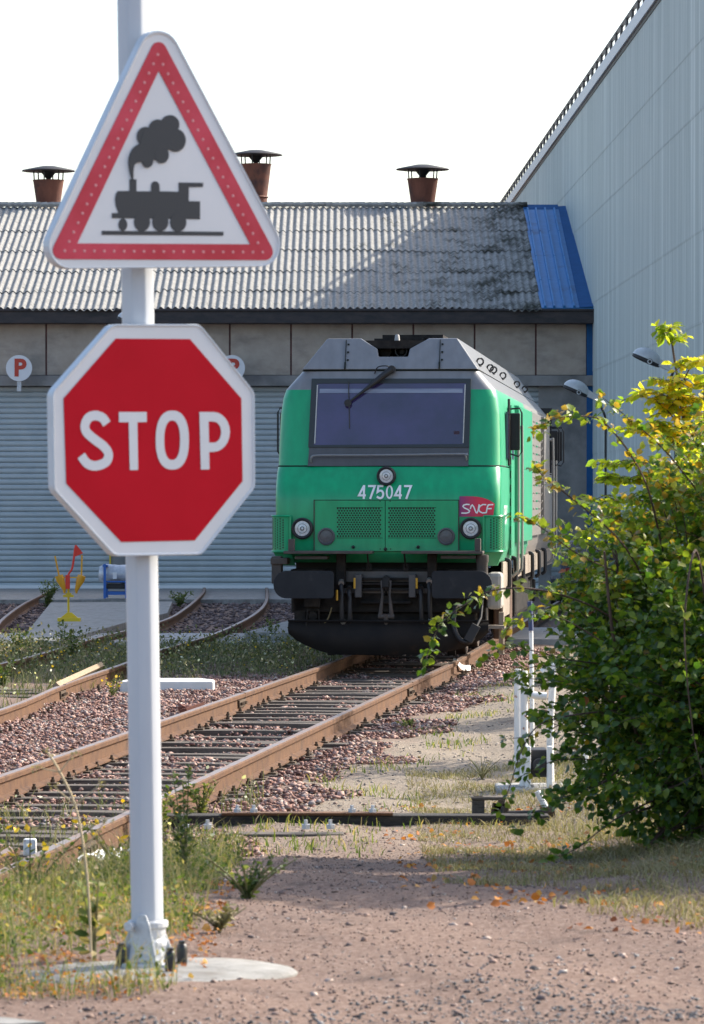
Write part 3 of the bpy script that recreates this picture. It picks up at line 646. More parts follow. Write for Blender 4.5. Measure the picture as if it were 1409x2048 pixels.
for px in (691.5, 880):      # seams of the hood
    x = L(px, 715, .45).x; b = LB(); b.box((x, fh(3.86)-.018, 3.86), (.008, .02, .40), Matrix.Rotation(-math.atan(.55), 3, 'X'))
    b.box((x, fh(3.7)-.022, 3.71), (.02, .022, .09), Matrix.Rotation(-math.atan(.55), 3, 'X'))
    for z in (3.78, 3.88, 3.98): b.box((x+.03, fh(z)-.02, z), (.025, .015, .02))
    b.build('hood_seam', g_gap, loco)
# horns and roof box
hb = LB(); p = L(797, 700, 1.0); hb.box((p.x+.05, 1.5, p.z+.03), (.72, .9, .24)); q = L(826, 676, 1.6); hb.box((q.x, 2.3, zt+.04), (.78, 1.4, .09)); q = L(800, 685, .9); hb.box((q.x-.05, 1.0, q.z), (.5, .5, .02)); hb.build('roof_box', g_under, loco)
p = L(803, 702, .72); b = LB(); b.lathe([(.045, .3), (.05, .05), (.075, .0), (.078, -.02), (.066, -.02), (.03, .1), (0, .1)], p, (0, 1, 0), 24); b.build('horn', g_black, loco, smoothed=40)
p = L(772, 702, .78); b = LB(); b.lathe([(0, 0), (.073, 0), (.075, .02), (.07, .3)], p, (0, 1, 0), 24); b.build('horn', g_under, loco, smoothed=40)
p = L(795, 683, .95); b = LB(); b.lathe([(.038, 0), (.028, .08), (.018, .09), (0, .09)], p, (0, 0, 1), 14); b.build('antenna', mat('antenna_grey', (.3, .29, .27), None), loco, smoothed=40)
# windscreen
def onface(px, py):
    z = 3.0
    for _ in range(6): z = L(px, py, fy(z)).z
    return (L(px, py, fy(z)).x, z)
fp = lambda off: (lambda u, v, h: (u, fy(v)-off-h, v))
P_ = lambda *pp: [onface(*q) for q in pp]
b = LB(); b.prism(P_((619, 893), (939, 893), (937, 932), (616, 932)), -.03, .004, fp(.0)); b.build('front_panel', g_panel, loco)
b = LB(); b.prism(P_((624, 757), (943, 757), (939, 895), (617, 895)), -.05, .012, fp(.004), holes=[P_((634, 767), (933, 766), (928, 888), (628, 890))]); wf = b.build('windscreen', g_panel, loco, bevel=.004)
wf.data.materials[0] = mat('windscreen_gasket', (.018, .024, .026), None, rough=.5)
b = LB(); b.prism(P_((633, 766), (934, 765), (929, 889), (627, 891)), -.04, .002, fp(.007)); b.build('pane', g_glass, wf)
b = LB()
for a_, c_ in (((635.5, 770), (630, 887)), ((931, 769), (927, 886))):
    (x0, z0), (x1, z1) = onface(*a_), onface(*c_); b.tube([(x0, fy(z0)-.014, z0), (x1, fy(z1)-.014, z1)], .007, 5)
b.build('trim', g_rail, wf)
x0, z0 = onface(640, 777); x1, z1 = onface(926, 786); b = LB(); b.box(((x0+x1)/2, fy((z0+z1)/2)-.0125, (z0+z1)/2), (x1-x0, .002, .055), Matrix.Rotation(-math.atan(.238), 3, 'X')); b.build('visor_reflection', mat('reflection_band', (.24, .27, .34), (.14, .16, .23), 2, .1, stretch=(.5, 1, 8)), wf)  # visor reflection in the glass, put on as a pale coloured strip
x0, z0 = onface(914, 866); b = LB(); b.box((x0, fy(z0)-.0115, z0), (.07, .003, .05)); b.build('sticker', mat('sticker', (.03, .012, .03), None), wf)
# wiper
A = onface(785, 739); B_ = onface(697, 806); b = LB(); b.tube([(A[0], fy(A[1])-.09, A[1]), (A[0]*.75+B_[0]*.25, fy(A[1])-.12, A[1]*.75+B_[1]*.25), (A[0]*.4+B_[0]*.6, fy(B_[1])-.03, A[1]*.4+B_[1]*.6), (B_[0], fy(B_[1])-.06, B_[1])], [.045, .04, .02, .012], 8)
b.lathe([(0, 0), (.045, 0), (.045, .05), (0, .05)], (B_[0], fy(B_[1])-.03, B_[1]), (0, -1, 0), 12)
b.lathe([(0, 0), (.05, 0), (.05, .10), (0, .10)], (A[0], fy(A[1])-.01, A[1]), (0, -1, 0), 12)
b.tube(catmull([(A[0]-.22, fy(A[1])-.03, A[1]-.05), (A[0]-.17, fy(A[1])-.09, A[1]+.03), (A[0]-.05, fy(A[1])-.10, A[1]+.04), (A[0]+.02, fy(A[1])-.06, A[1]-.02)]), .008, 5); wp = b.build('wiper', g_hose, loco, smoothed=50)
T_, U_ = onface(698, 762), onface(700, 856); b = LB(); b.tube([(T_[0], fy(T_[1])-.035, T_[1]), (U_[0], fy(U_[1])-.035, U_[1])], .007, 5); b.build('wiper_blade', g_hose, wp)
# handrail under the windscreen
pts = [onface(623, 924), onface(624, 916), onface(634, 911), onface(700, 910.5), onface(780, 910), onface(925, 908), onface(932, 911), onface(934, 920)]
b = LB(); b.tube(catmull([(x, fy(z)-(.02 if i in (0, 7) else .07), z) for i, (x, z) in enumerate(pts)], 4), .013, 7); b.build('front_handrail', g_grey, loco, smoothed=50)
# nose: door panel, grilles, lamps
def sy(x, r=.16, hw=1.405):
    a = abs(x); e = hw-r
    if a <= e: return -.13+.035*(a/e)**3
    t = min(1, (a-e)/r); return -.13+.035+r-r*math.sqrt(max(0, 1-t*t))
NF = lambda px, py: (L(px, py, -.13).x, L(px, py, -.13).z)
def plate(name, quad, off, m, parent=loco):
    (x0, z0), (x1, z1) = NF(*quad[0]), NF(*quad[1]); b = LB(); n = 6
    vs = []
    for i in range(n+1):
        x = x0+(x1-x0)*i/n; y = sy(x)
        vs += [(x, y-off, z0), (x, y-off, z1), (x, y+.02, z0), (x, y+.02, z1)]
    fs = []
    for i in range(n): a = 4*i; fs += [(a, a+4, a+5, a+1), (a, a+2, a+6, a+4), (a+1, a+5, a+7, a+3)]
    fs += [(0, 1, 3, 2), (4*n, 4*n+2, 4*n+3, 4*n+1)]; b.add(vs, fs); return b.build(name, m, parent)
plate('door_gap', ((627.5, 999.5), (919, 1103)), .003, g_gap)
for q, hg in ((((629, 1001), (770.4, 1102)), 0), (((771.8, 1001), (917.5, 1102)), 1)):
    dd = plate('nose_door', q, .011, g_green)
    gx0, gx1 = ((676, 764), (779, 871))[hg]; b = LB(); r = 0; y = 1017.0
    while y < 1074:
        x = gx0+(2.75 if r % 2 else 0)
        while x < gx1:
            cx_, cz_ = NF(x, y); b.lathe([(0, 0), (.0125, 0)], (cx_, sy(cx_)-.0135, cz_), (0, -1, 0), 6); x += 5.5
        y += 4.6; r += 1
    b.build('grille', g_hole, dd)
    (a0, b0), (a1, b1) = NF(gx0-2, 1015), NF(gx1+2, 1076)
    b = LB()
    for zz in (b0, b1): b.box(((a0+a1)/2, sy((a0+a1)/2)-.011, zz), (a1-a0, .003, .006))
    b.build('grille_rim', g_gap, dd)
for px in (629, 918):
    x, z = NF(px, 1052); b = LB()
    for k in range(34): b.box((x, sy(x)-.014, z-.31+k*.0188), (.014, .012, .012))
    b.build('piano_hinge', g_steel, loco)
for px, py in ((707, 1094), (837, 1094), (771.5, 1098)):
    x, z = NF(px, py); b = LB(); b.lathe([(.022, 0), (.02, .03), (.008, .05), (0, .05)], (x, sy(x)-.01, z), (0, -1, 0), 10); b.build('door_knob', g_hose, loco)
for px, py in ((760.8, 1002.5), (781, 1002.5), (761, 1098), (782, 1098)):
    x, z = NF(px, py); b = LB(); b.lathe([(0, 0), (.008, 0)], (x, sy(x)-.014, z), (0, -1, 0), 8); b.build('door_bolt', g_hole, loco)
def headlamp(px, py, r, y0):
    p = L(px, py, y0); t = LB(); t.lathe([(r*.70, -.005), (r*.76, .02), (r*.9, .045), (r, .035), (r*1.03, 0), (r*1.03, -.06)], p, (0, -1, 0), 32); h = t.build('headlight', g_hose, loco, smoothed=45)
    b = LB(); b.lathe([(r*.13, .012), (r*.4, .006), (r*.76, .0)], p, (0, -1, 0), 28); b.lathe([(0, .016), (r*.10, .016), (r*.13, .010)], p, (0, -1, 0), 16); b.build('lens', g_lens, h, smoothed=60)
    b = LB(); b.lathe([(r*.14, .0165), (r*.17, .0175), (r*.20, .0145)], p, (0, -1, 0), 20); b.lathe([(r*.42, .0075), (r*.44, .009), (r*.46, .0065)], p, (0, -1, 0), 24); b.build('reflector_ring', g_steel, h)
headlamp(773, 952, .118, -.075); headlamp(605, 1057, .132, -.13); headlamp(942, 1057, .132, -.13)
for px in (653, 893):
    p = L(px, 1073, -.145); b = LB(); b.lathe([(.08, .012), (.09, .022), (.108, .018), (.11, -.02)], p, (0, -1, 0), 28); h = b.build('tail_lamp', g_panel, loco, smoothed=45)
    b = LB(); b.lathe([(0, .012), (.085, .006)], p, (0, -1, 0), 24); b.build('glass', g_tail, h)
def nose_y(z_):
    zs = [l[0] for l in lev]; ys_ = [l[2] for l in lev]; return float(np.interp(z_, zs, ys_))
DG = {'4': [[(.62, .26), (.06, .26), (.46, .98)], [(.46, 1.0), (.46, 0)]], '7': [[(.04, .93), (.60, .93), (.24, 0)]], '5': [[(.56, .93), (.15, .93), (.10, .50), (.30, .60), (.48, .55), (.57, .34), (.48, .12), (.28, .06), (.05, .17)]]}
def number(b, w, hgt, fn, sw=.15):
    for i, ch in enumerate('475047'):
        x0 = (i-3)*w+.06*w
        T = lambda p: (x0+p[0]*w*1.36, (p[1]-.5)*hgt)
        if ch == '0':
            e = lambda rx, ry: [T((.33+rx*math.cos(2*PI*k/24), .5+ry*math.sin(2*PI*k/24))) for k in range(24)]
            b.prism(e(.29, .5), 0, .002, fn, holes=[e(.15, .37)])
        else:
            for q, P in enumerate(DG[ch]):
                if ch == '5': P = [p for p in P[:2]]+[tuple(p)[:2] for p in catmull([(*p, 0) for p in P[2:]], 3)]
                P = [tuple(Vector(P[k]).lerp(Vector(P[k+1]), j/6)) for k in range(len(P)-1) for j in range(6)]+[P[-1]] if ch != '5' else P
                rb_ = ribbon([T(p) for p in P], sw*hgt); nn_ = len(rb_)//2
                b.add([fn(p[0], p[1], .004+.0008*q) for p in rb_], [(k, k+1, 2*nn_-2-k, 2*nn_-1-k) for k in range(nn_-1)])
    return b
x, z = NF(770, 984)
b = number(LB(), .1125, .172, lambda u, v, h: (x+u, nose_y(z+v)-.006-h+.035*(abs(x+u)/1.24)**3, z+v)); b.build('fleet_number', g_txt, loco)
b = number(LB(), .15, .24, lambda u, v, h: (1.409+h, 1.15+u, 1.83+v)); b.build('fleet_number', g_txt, loco)
# operator emblem
def zp(q): return NF(900+q[0]/8.806, 930+q[1]/8.806)
m_emb = bpy.data.materials.new('emblem_paint'); m_emb.use_nodes = True; N = m_emb.node_tree.nodes; Lk = m_emb.node_tree.links
tc = N.new('ShaderNodeTexCoord'); sp = N.new('ShaderNodeSeparateXYZ'); rr = N.new('ShaderNodeMapRange'); cr = N.new('ShaderNodeValToRGB'); x0_, x1_ = zp((170, 600))[0], zp((790, 600))[0]
rr.inputs[1].default_value = x0_; rr.inputs[2].default_value = x1_; Lk.new(tc.outputs['Object'], sp.inputs[0]); Lk.new(sp.outputs[0], rr.inputs[0]); Lk.new(rr.outputs[0], cr.inputs[0]); Lk.new(cr.outputs[0], N['Principled BSDF'].inputs['Base Color'])
cr.color_ramp.elements[0].color = (.17, .025, .14, 1); cr.color_ramp.elements[1].position = .55; cr.color_ramp.elements[1].color = (.62, .02, .06, 1); N['Principled BSDF'].inputs['Roughness'].default_value = .35
tops = [(170, 550), (300, 549), (400, 552), (500, 562), (580, 578), (650, 600), (710, 628), (760, 660), (790, 686)]; bots = [(170, 910), (300, 910), (400, 909), (500, 908), (580, 907), (650, 906), (700, 905), (740, 904), (762, 903)]
b = LB(); vs = []
for a_, c_ in zip(tops, bots):
    for k in range(5):
        u = (a_[0]+(c_[0]-a_[0])*k/4, a_[1]+(c_[1]-a_[1])*k/4); X1, Z1 = zp(u); vs.append((X1, min(sy(X1), nose_y(Z1)+sy(X1)+.13)-.006, Z1))
b.add(vs, [(5*i+k, 5*i+k+1, 5*i+5+k+1, 5*i+5+k) for i in range(8) for k in range(4)]); em = b.build('emblem', m_emb, loco)
b = LB(); k = 0
for P, cl in (([(352, 698), (300, 692), (250, 704), (232, 728), (258, 756), (318, 782), (350, 808), (338, 834), (290, 848), (205, 846)], 0), ([(362, 775), (378, 722), (398, 704), (425, 740), (462, 836), (480, 844), (497, 810), (518, 692)], 0), ([(642, 699), (585, 696), (535, 722), (510, 772), (528, 820), (575, 844), (640, 842)], 0), ([(642, 846), (660, 745), (680, 702), (765, 697)], 0), ([(662, 770), (738, 767)], 0)):
    PP = ribbon(catmull(P, 4) if len(P) > 2 and False else P, 23); k += 1; b.prism([zp(q) for q in PP], .0, .002+.0006*k, lambda u, v, h: (u, sy(u)-.007-h, v))
b.build('lettering', g_txt, em)
# corner guards with perforated plates
for sgn, (pa, pb) in ((-1, (557, 582)), (1, (966, 1003))):
    z0, z1 = L(pa, 1103, -.1).z, L(pa, 1033, -.1).z; a = []
    r = .17; hw = 1.445
    for k in range(8): t_ = PI/2*k/7; a.append((sgn*(hw-r+r*math.sin(t_)), -.16+r-r*math.cos(t_)))
    a = [(sgn*(hw-r-.07), -.16+.02)]+a+[(sgn*hw, .30)]
    b = LB(); vs = [(x, y, z) for x, y in a for z in (z0, z1)]; b.add(vs, [(2*i, 2*i+2, 2*i+3, 2*i+1) for i in range(len(a)-1)])
    b.tube([(x, y-.01, z1+.005) for x, y in a]+[(sgn*hw, .5, z1+.005)], .014, 6); b.tube([(a[0][0], a[0][1]-.015, z0), (a[0][0], a[0][1]-.015, z1)], .014, 6); b.tube([(x, y, z0) for x, y in a], .014, 6)
    gd = b.build('corner_guard', g_green, loco, smoothed=45)
    b = LB()
    for i in range(len(a)-1):
        p0, p1 = Vector(a[i]), Vector(a[i+1]); nseg = max(1, int((p1-p0).length/.034)); tn = (p1-p0).normalized(); nn = Vector((tn.y, -tn.x))*(1 if sgn > 0 else -1)
        if i == 0: continue
        for j in range(nseg):
            c_ = p0+(p1-p0)*((j+.5)/nseg); c_ = c_+nn*.003
            for k in range(13):
                zz = z0+.035+k*.031+(.015 if (i+j) % 2 else 0)
                if zz < z1-.02: b.lathe([(0, 0), (.0105, 0)], (c_.x, c_.y, zz), (nn.x, nn.y, 0), 6)
    b.build('perforation', g_hole, gd)
    b = LB(); b.add([(sgn*1.2, -.12, z0-.01), (sgn*1.43, .0, z0-.01), (sgn*1.43, .3, z0-.01), (sgn*1.15, .0, 1.2), (sgn*1.36, .08, 1.2), (sgn*1.36, .3, 1.2)], [(0, 1, 4, 3), (1, 2, 5, 4), (0, 2, 1), (3, 4, 5), (0, 3, 5, 2)]); b.build('guard_foot', g_green, loco)
# side details
def sidebox(name, y0, y1, z0, z1, m, out=.012, bev=0):
    b = LB(); b.box((1.41+out/2, (y0+y1)/2, (z0+z1)/2), (out+.02, abs(y1-y0), abs(z1-z0))); return b.build(name, m, loco, bevel=bev)
sd = sidebox('cab_door', 2.35, 3.25, 1.3, 3.25, g_gside_lit, .012)
b = LB(); b.box((1.43, 2.8, 2.85), (.01, .6, .6)); b.build('door_window', g_glass, sd)
sidebox('side_window', 1.5, 2.1, 2.55, 3.15, g_glass, .006); sidebox('side_panel', 3.7, 7.9, 1.45, 3.28, g_gside_lit, .05, .01); sidebox('side_panel', 8.3, 11.5, 1.5, 3.3, g_side, .03, .01); sidebox('side_panel', 12.1, 14.2, 1.5, 3.3, g_side, .06, .01)
for y0 in (8.6, 9.6, 10.6, 11.7):
    b = LB()
    for k in range(14): b.box((1.445, y0+.3, 1.65+k*.115), (.012, .55, .05), Matrix.Rotation(.5, 3, 'Y'))
    b.build('louvre', g_side if y0 != 9.6 else g_green, loco)
for y in (2.2, 3.35):
    b = LB(); b.tube(catmull([(1.40, y, 2.98), (1.50, y, 2.97), (1.525, y, 2.85), (1.525, y, 1.3), (1.50, y, 1.08), (1.40, y, 1.02)], 5), .02, 8); b.build('door_handrail', g_rail, loco, smoothed=50)
for y in (14.4, 15.6):
    b = LB(); b.tube(catmull([(1.40, y, 2.98), (1.50, y, 2.97), (1.53, y, 2.85), (1.53, y, 1.3), (1.50, y, 1.08), (1.40, y, 1.02)], 5), .02, 8); b.build('door_handrail', g_rail, loco, smoothed=50)
b = LB()
for k in range(9): b.box((1.428, 2.28, 1.45+k*.18), (.012, .05, .1))
b.build('foothold', g_hole, loco)
for sgn, y, o_ in ((1, 1.9, 0), (-1, 1.4, -.075), (1, 15.4, .0), (1, 16.3, .04)):
    b = LB(); X1 = sgn*(1.50+o_); z0, z1 = 2.66, 3.14
    b.box((X1, y, (z0+z1)/2), (.13, .05, z1-z0)); mr = b.build('mirror', g_black, loco, bevel=.015)
    b = LB(); P = [(sgn*1.42, y-.04, z1+.05), (X1+sgn*.06, y-.05, z1+.06), (X1+sgn*.09, y-.05, z1), (X1+sgn*.09, y-.05, z0-.02), (X1+sgn*.05, y-.05, z0-.08), (sgn*1.42, y-.05, z0-.04)]
    b.tube(P, .013, 6); b.tube([(sgn*1.425, y-.1, z0-.2), (sgn*1.425, y-.1, z1+.18)], .018, 5); b.build('mirror_bracket', g_hose, mr)
sidebox('side_skirt', .35, 2.1, .55, 1.24, g_dust, .0); sidebox('side_skirt', 3.5, LEN-.2, .98, 1.25, g_dust, -.01)
for y in (1.2, 3.0, 5.2, 8.2, 10.6, 12.9):
    b = LB(); b.tube(catmull([(1.40, y, 1.26), (1.45, y, 1.25), (1.46, y, 1.2), (1.46, y, .95), (1.44, y, .9), (1.40, y, .88)], 3), .028, 7); b.build('grab_iron', g_hose, loco)
b = LB(); b.box((1.3, 2.75, .62), (.22, .62, .82)); b.build('step_box', mat('brown_step', (.07, .035, .02), (.11, .06, .035), 5, .7), loco, bevel=.02)
b = LB(); b.box((0, 9.3, .68), (2.6, 5.4, .62)); b.build('fuel_tank', g_under, loco, bevel=.08)
for yb in (4.1, 13.6):
    b = LB()
    for s_ in (-1, 1): b.box((s_*1.05, yb, .62), (.16, 4.4, .28)); b.box((s_*1.08, yb, .85), (.22, 1.2, .25))
    b.box((0, yb, .6), (2.0, 1.0, .3)); bo = b.build('bogie', g_under, loco, bevel=.03)
    for yy in (-1.4, 1.4):
        for s_ in (-1, 1):
            b = LB(); b.lathe([(0, -.06), (.12, -.07), (.42, -.05), (.5, -.07), (.545, -.07), (.55, .06), (.58, .07), (.58, .09), (.4, .04), (0, .04)], (s_*.76, yb+yy, .55), (-s_, 0, 0), 28); b.build('wheel', mat('wheel_steel', (.05, .035, .028), (.09, .06, .045), 6, .6), bo, smoothed=40)
            b = LB(); b.box((s_*1.12, yb+yy, .58), (.2, .34, .36)); b.build('axle_box', g_under, bo, bevel=.03)
# front end below the nose
b = LB(); b.bbox((-1.2, -.10, .62), (1.2, .25, 1.16)); b.bbox((-1.1, .0, .34), (1.1, .5, .62)); b.build('buffer_beam', g_under, loco, bevel=.02)
b = LB(); b.bbox((-1.2, .52, .36), (1.2, 1.1, 1.23)); b.build('underframe', g_black, loco)
b = LB(); b.bbox((-.62, -.13, 1.0), (.62, -.102, 1.13)); b.bbox((-.55, -.14, .86), (.55, -.102, .92)); b.build('beam_plate', g_panel, loco)
def bar(px0, px1, py, yl0, yl1, th, m, name):
    p0, p1 = L(px0, py, yl0), L(px1, py, yl0); b = LB(); b.bbox((p0.x, yl0, p0.z-th/2), (p1.x, yl1, p0.z+th/2)); return b.build(name, m, loco, bevel=.006)
for a_, c_ in ((567, 742), (803, 966)): bar(a_, c_, 1105, -.62, -.10, .035, g_steel, 'walkway')
bar(590, 655, 1115.5, -.5, -.2, .04, g_steel, 'step'); bar(882, 952, 1114.5, -.5, -.2, .04, g_steel, 'step')
for a_, c_, y0, y1 in ((577, 589, 1078, 1103), (950, 962, 1077, 1102)):
    p0, p1 = L(a_, y1, -.6), L(c_, y0, -.6); b = LB(); b.bbox((p0.x, -.62, p0.z), (p1.x, -.5, p1.z)); b.build('marker_bracket', g_steel, loco, bevel=.01)
for px in (735, 809):
    p0, p1 = L(px, 1108, -.5), L(px+3, 1135, -.2); b = LB(); b.tube([p0, p1], .012, 5); b.box((p1.x, -.14, p1.z), (.07, .05, .08)); b.build('stay', g_under, loco)
for px in (683, 865):
    p0, p1 = L(px-9, 1170, -.2), L(px+9, 1108, -.2); b = LB(); b.bbox((p0.x, -.28, p0.z), (p1.x, -.12, p1.z)); b.build('beam_bracket', g_under, loco, bevel=.01)
for px0, px1, s_ in ((547, 668, -1), (864, 985, 1)):
    p0, p1 = L(px0, 1197, -.72), L(px1, 1142, -.72); hgt = p1.z-p0.z; r = hgt*.5; xi = p1.x if s_ < 0 else p0.x; xo = p0.x if s_ < 0 else p1.x; zc = (p0.z+p1.z)/2
    poly = []
    for k in range(11): a = -PI/2+PI*k/10; poly.append((xo-s_*r*.92+s_*r*.92*math.cos(a), zc+hgt/2*math.sin(a)))
    rc = .05
    for k in range(5): a = PI/2+PI/2*k/4; poly.append((xi+s_*(rc+rc*math.cos(a)), zc+hgt/2-rc+rc*math.sin(a)))
    for k in range(5): a = PI+PI/2*k/4; poly.append((xi+s_*(rc+rc*math.cos(a)), zc-hgt/2+rc+rc*math.sin(a)))
    b = LB(); b.prism(poly, 0, .045, lambda u, v, h: (u, -.72+h, v)); bf = b.build('buffer', mat('buffer_black', (.009, .011, .015), (.015, .017, .021), 6, .6, spec=.3, c3=(.03, .03, .032), s3=3, lo3=.6, hi3=.7), loco, bevel=.015)
    b = LB(); xc = (xi+xo)/2; b.tube([(xc, -.68, zc), (xc, -.1, zc)], [.13, .16], 18); b.box((xc, -.15, zc), (.42, .1, .36)); b.build('buffer_stem', g_under, bf, smoothed=40)
b = LB(); p0, p1 = L(586, 1110, -.3), L(600, 1140, -.3); b.bbox((-1.42, -.35, .98), (-1.30, -.1, 1.32)); b.bbox((-1.43, -.38, 1.22), (-1.22, -.05, 1.30)); b.build('corner_step', g_steel, loco, bevel=.01)
b = LB(); b.lathe([(.085, 0), (.095, .03), (.07, .05), (.07, .2), (.08, .22), (.08, .30), (0, .31)], (1.2, -.4, 1.04), (0, 0, 1), 18); b.build('filler_pipe', g_steel, loco, smoothed=40)
b = LB(); b.bbox((1.24, -.1, .66), (1.43, .33, 1.12)); b.build('sand_box', mat('sandbox_grey', (.33, .32, .29), (.42, .40, .36), 4, .6), loco, bevel=.05)
# coupling, hoses
hk = LB()
def H_(px, py, yl=-.35): return tuple(L(px, py, yl))
hk.tube([H_(773, 1158, -.1), H_(773, 1160, -.45), H_(772, 1175, -.52), H_(772, 1190, -.5)], [.05, .05, .045, .03], 8); cp = hk.build('drawhook', g_under, loco, smoothed=40)
b = LB()
for dx in (-10, 9): b.tube([H_(773+dx*.8, 1162, -.45), H_(773+dx*.75, 1190, -.5), H_(773+dx*1.2, 1232, -.46)], [.026, .014, .03], 8)
b.tube([H_(757, 1233, -.46), H_(789, 1233, -.46)], .03, 8); b.tube([H_(773, 1228, -.46), H_(773, 1258, -.44)], [.04, .02], 8); b.tube([H_(773, 1258, -.44), H_(773, 1268, -.44)], .008, 5); b.build('screw_coupling', g_steel, cp, smoothed=40)
for px, top, bot, m2 in ((683, 1166, 1245, 1), (699, 1178, 1250, 0), (842, 1176, 1246, 0), (859, 1163, 1240, 1)):
    b = LB(); b.tube(catmull([H_(px, top, -.2), H_(px, top+4, -.34), H_(px+1, (top+bot)/2, -.38), H_(px+2, bot-8, -.36), H_(px+5, bot, -.33)], 4), .029, 10); h = b.build('brake_hose', g_hose, loco, smoothed=50)
    b = LB(); b.tube([H_(px, top-4, -.3), H_(px, top+1, -.36)], [.03, .038], 10); b.tube([H_(px+3, bot-3, -.36), H_(px+6, bot+4, -.33)], .035, 8); b.build('hose_end', g_rail if m2 else g_under, h)
m_hy = mat('handle_yellow', (.55, .30, .02), None, rough=.5)
for px, y0, y1 in ((709.5, 1156, 1177), (674.5, 1180, 1201), (834, 1156, 1177)):
    b = LB(); b.tube([H_(px, y0, -.42), H_(px, y1, -.42)], .014, 6); b.build('tap_handle', m_hy, loco)
for px in (718, 826): 
    p0, p1 = L(px-7, 1195, -.2), L(px+7, 1148, -.2); b = LB(); b.bbox((p0.x, -.3, p0.z), (p1.x, -.1, p1.z)); b.build('hook_guide', g_panel, loco, bevel=.01)
for py in (1158, 1168, 1180, 1205): bar(722, 822, py, -.22, -.1, .03, g_under, 'drawgear_rib')
b = LB(); P = catmull([H_(664, 1215, -.3), H_(655, 1240, -.3), H_(632, 1263, -.32), H_(600, 1270, -.3), H_(585, 1255, -.25)], 5); b.tube(P, .010, 6); b.build('cable', mat('cable_yellow', (.16, .12, .05), None), loco)
b = LB(); P = catmull([H_(912, 1212, -.3), H_(908, 1250, -.4), H_(920, 1278, -.42), H_(938, 1284, -.42), H_(948, 1275, -.4)], 5); b.tube(P, .03, 8); c_ = H_(945, 1266, -.45); b.box(c_, (.11, .08, .22), Matrix.Rotation(.5, 3, 'Y')); b.tube([H_(950, 1260, -.42), H_(962, 1235, -.3), H_(965, 1200, -.2)], .02, 6); b.build('jumper_cable', g_hose, loco, smoothed=50)
b = LB(); P = [H_(613, 1253, -.3), H_(616, 1220, -.3), H_(638, 1220, -.3), H_(640, 1252, -.3), H_(613, 1253, -.3)]; b.tube(P, .012, 5); c_ = H_(626, 1232, -.2); b.lathe([(.0, 0), (.055, 0), (.06, .1), (.05, .2)], c_, (0, 1, 0), 14); c_ = H_(626, 1205, -.15); b.box(c_, (.2, .2, .1)); b.build('valve', g_under, loco)
# snow plough
prof = [(-1.36, .46, 0), (-1.20, .20, 0), (-.95, .16, 0), (.0, .15, 0), (.75, .16, 0), (1.05, .24, 0), (1.36, .46, 0)]
b = LB(); xs_ = np.linspace(-1.22, 1.27, 25); vs = []
for x in xs_:
    zb_ = float(np.interp(x, [-1.22, -1.1, -.85, -.62, 0, .65, .95, 1.15, 1.27], [.36, .26, .15, .10, .10, .12, .18, .27, .38]))
    yv = -.55+.28*abs(x)/1.4; zt_ = .52
    for k in range(6): t_ = k/5; vs.append((x, yv+.09*(t_-.45)**2*4-.0, zb_+(zt_-zb_)*t_))
b.add(vs, [(6*i+k, 6*i+k+1, 6*i+6+k+1, 6*i+6+k) for i in range(24) for k in range(5)]); b.tube([(x, -.55+.28*abs(x)/1.4+.04, .52) for x in xs_], .015, 5)
b.build('snow_plough', mat('plough_dark', (.009, .008, .008), (.018, .014, .012), 2.5, .75, spec=.2, c3=(.05, .028, .016), s3=1.5, lo3=.62, hi3=.75), loco, smoothed=50)
b = LB()
b.bbox((-1.16, -.1, .5), (-1.02, .4, .78))
b.build('plough_bracket', g_under, loco)
b = LB(); b.bbox((1.22, -.1, .42), (1.46, .35, .46)); b.tube([(1.24, -.1, .46), (1.24, -.1, .68)], .014, 5); b.tube([(1.43, -.1, .44), (1.43, .1, .12)], .02, 5); b.bbox((1.38, .1, .1), (1.44, .3, .62)); b.build('foot_step', g_dust, loco)
b = LB()
for s_ in (-.76, .76): b.bbox((s_-.05, .6, .06), (s_+.05, .7, .7))
b.build('rail_guard', g_under, loco)

# ------------------------------------------------------------------ signpost in the foreground
SY = 14.5; SPX = F/SY
YAW = math.acos(.877)
sr = Vector((math.cos(YAW), math.sin(YAW), 0)); sn = Vector((math.sin(YAW), -math.cos(YAW), 0))        # sign's right and its normal
post = thing('signpost', 'white post with a level crossing warning triangle above a red stop sign', 'road sign', ((298-CX)/SPX, SY+.12, .55))
pb = W(296, 1941, SY+.09); pb.z = .56; pt = W(266, -30, SY+.09)
b = MB(); n = 8; P = []; dirv = (pt-pb)
for q in range(2):
    c_ = pb+dirv*q*1.04
    ring = []
    for k in range(8):
        a = PI/8+k*PI/4+.10
        for e in (-.10, 0, .10): ring.append(c_+Vector((math.cos(a+e)*.0585*(1 if e == 0 else .985), math.sin(a+e)*.0585*(1 if e == 0 else .985), 0)))
    P += ring
m_ = 24; b.add(P, [(k, (k+1) % m_, m_+(k+1) % m_, m_+k) for k in range(m_)]+[tuple(range(m_, 2*m_))]); b.build('pole', m_polew, post, smoothed=30)
def sign_fn(cpx, cpy, off=0):
    c0 = W(cpx, cpy, SY)
    return lambda u, v, h: c0+sr*u+Vector((0, 0, v))+sn*(h+off)
def loc(px, py, cpx, cpy):
    c0 = W(cpx, cpy, SY); k = (px-CX)/F; u = (k*c0.y-c0.x)/(sr.x-k*sr.y); Y = c0.y+sr.y*u
    return (u, H-(py-HY)/F*Y-c0.z)
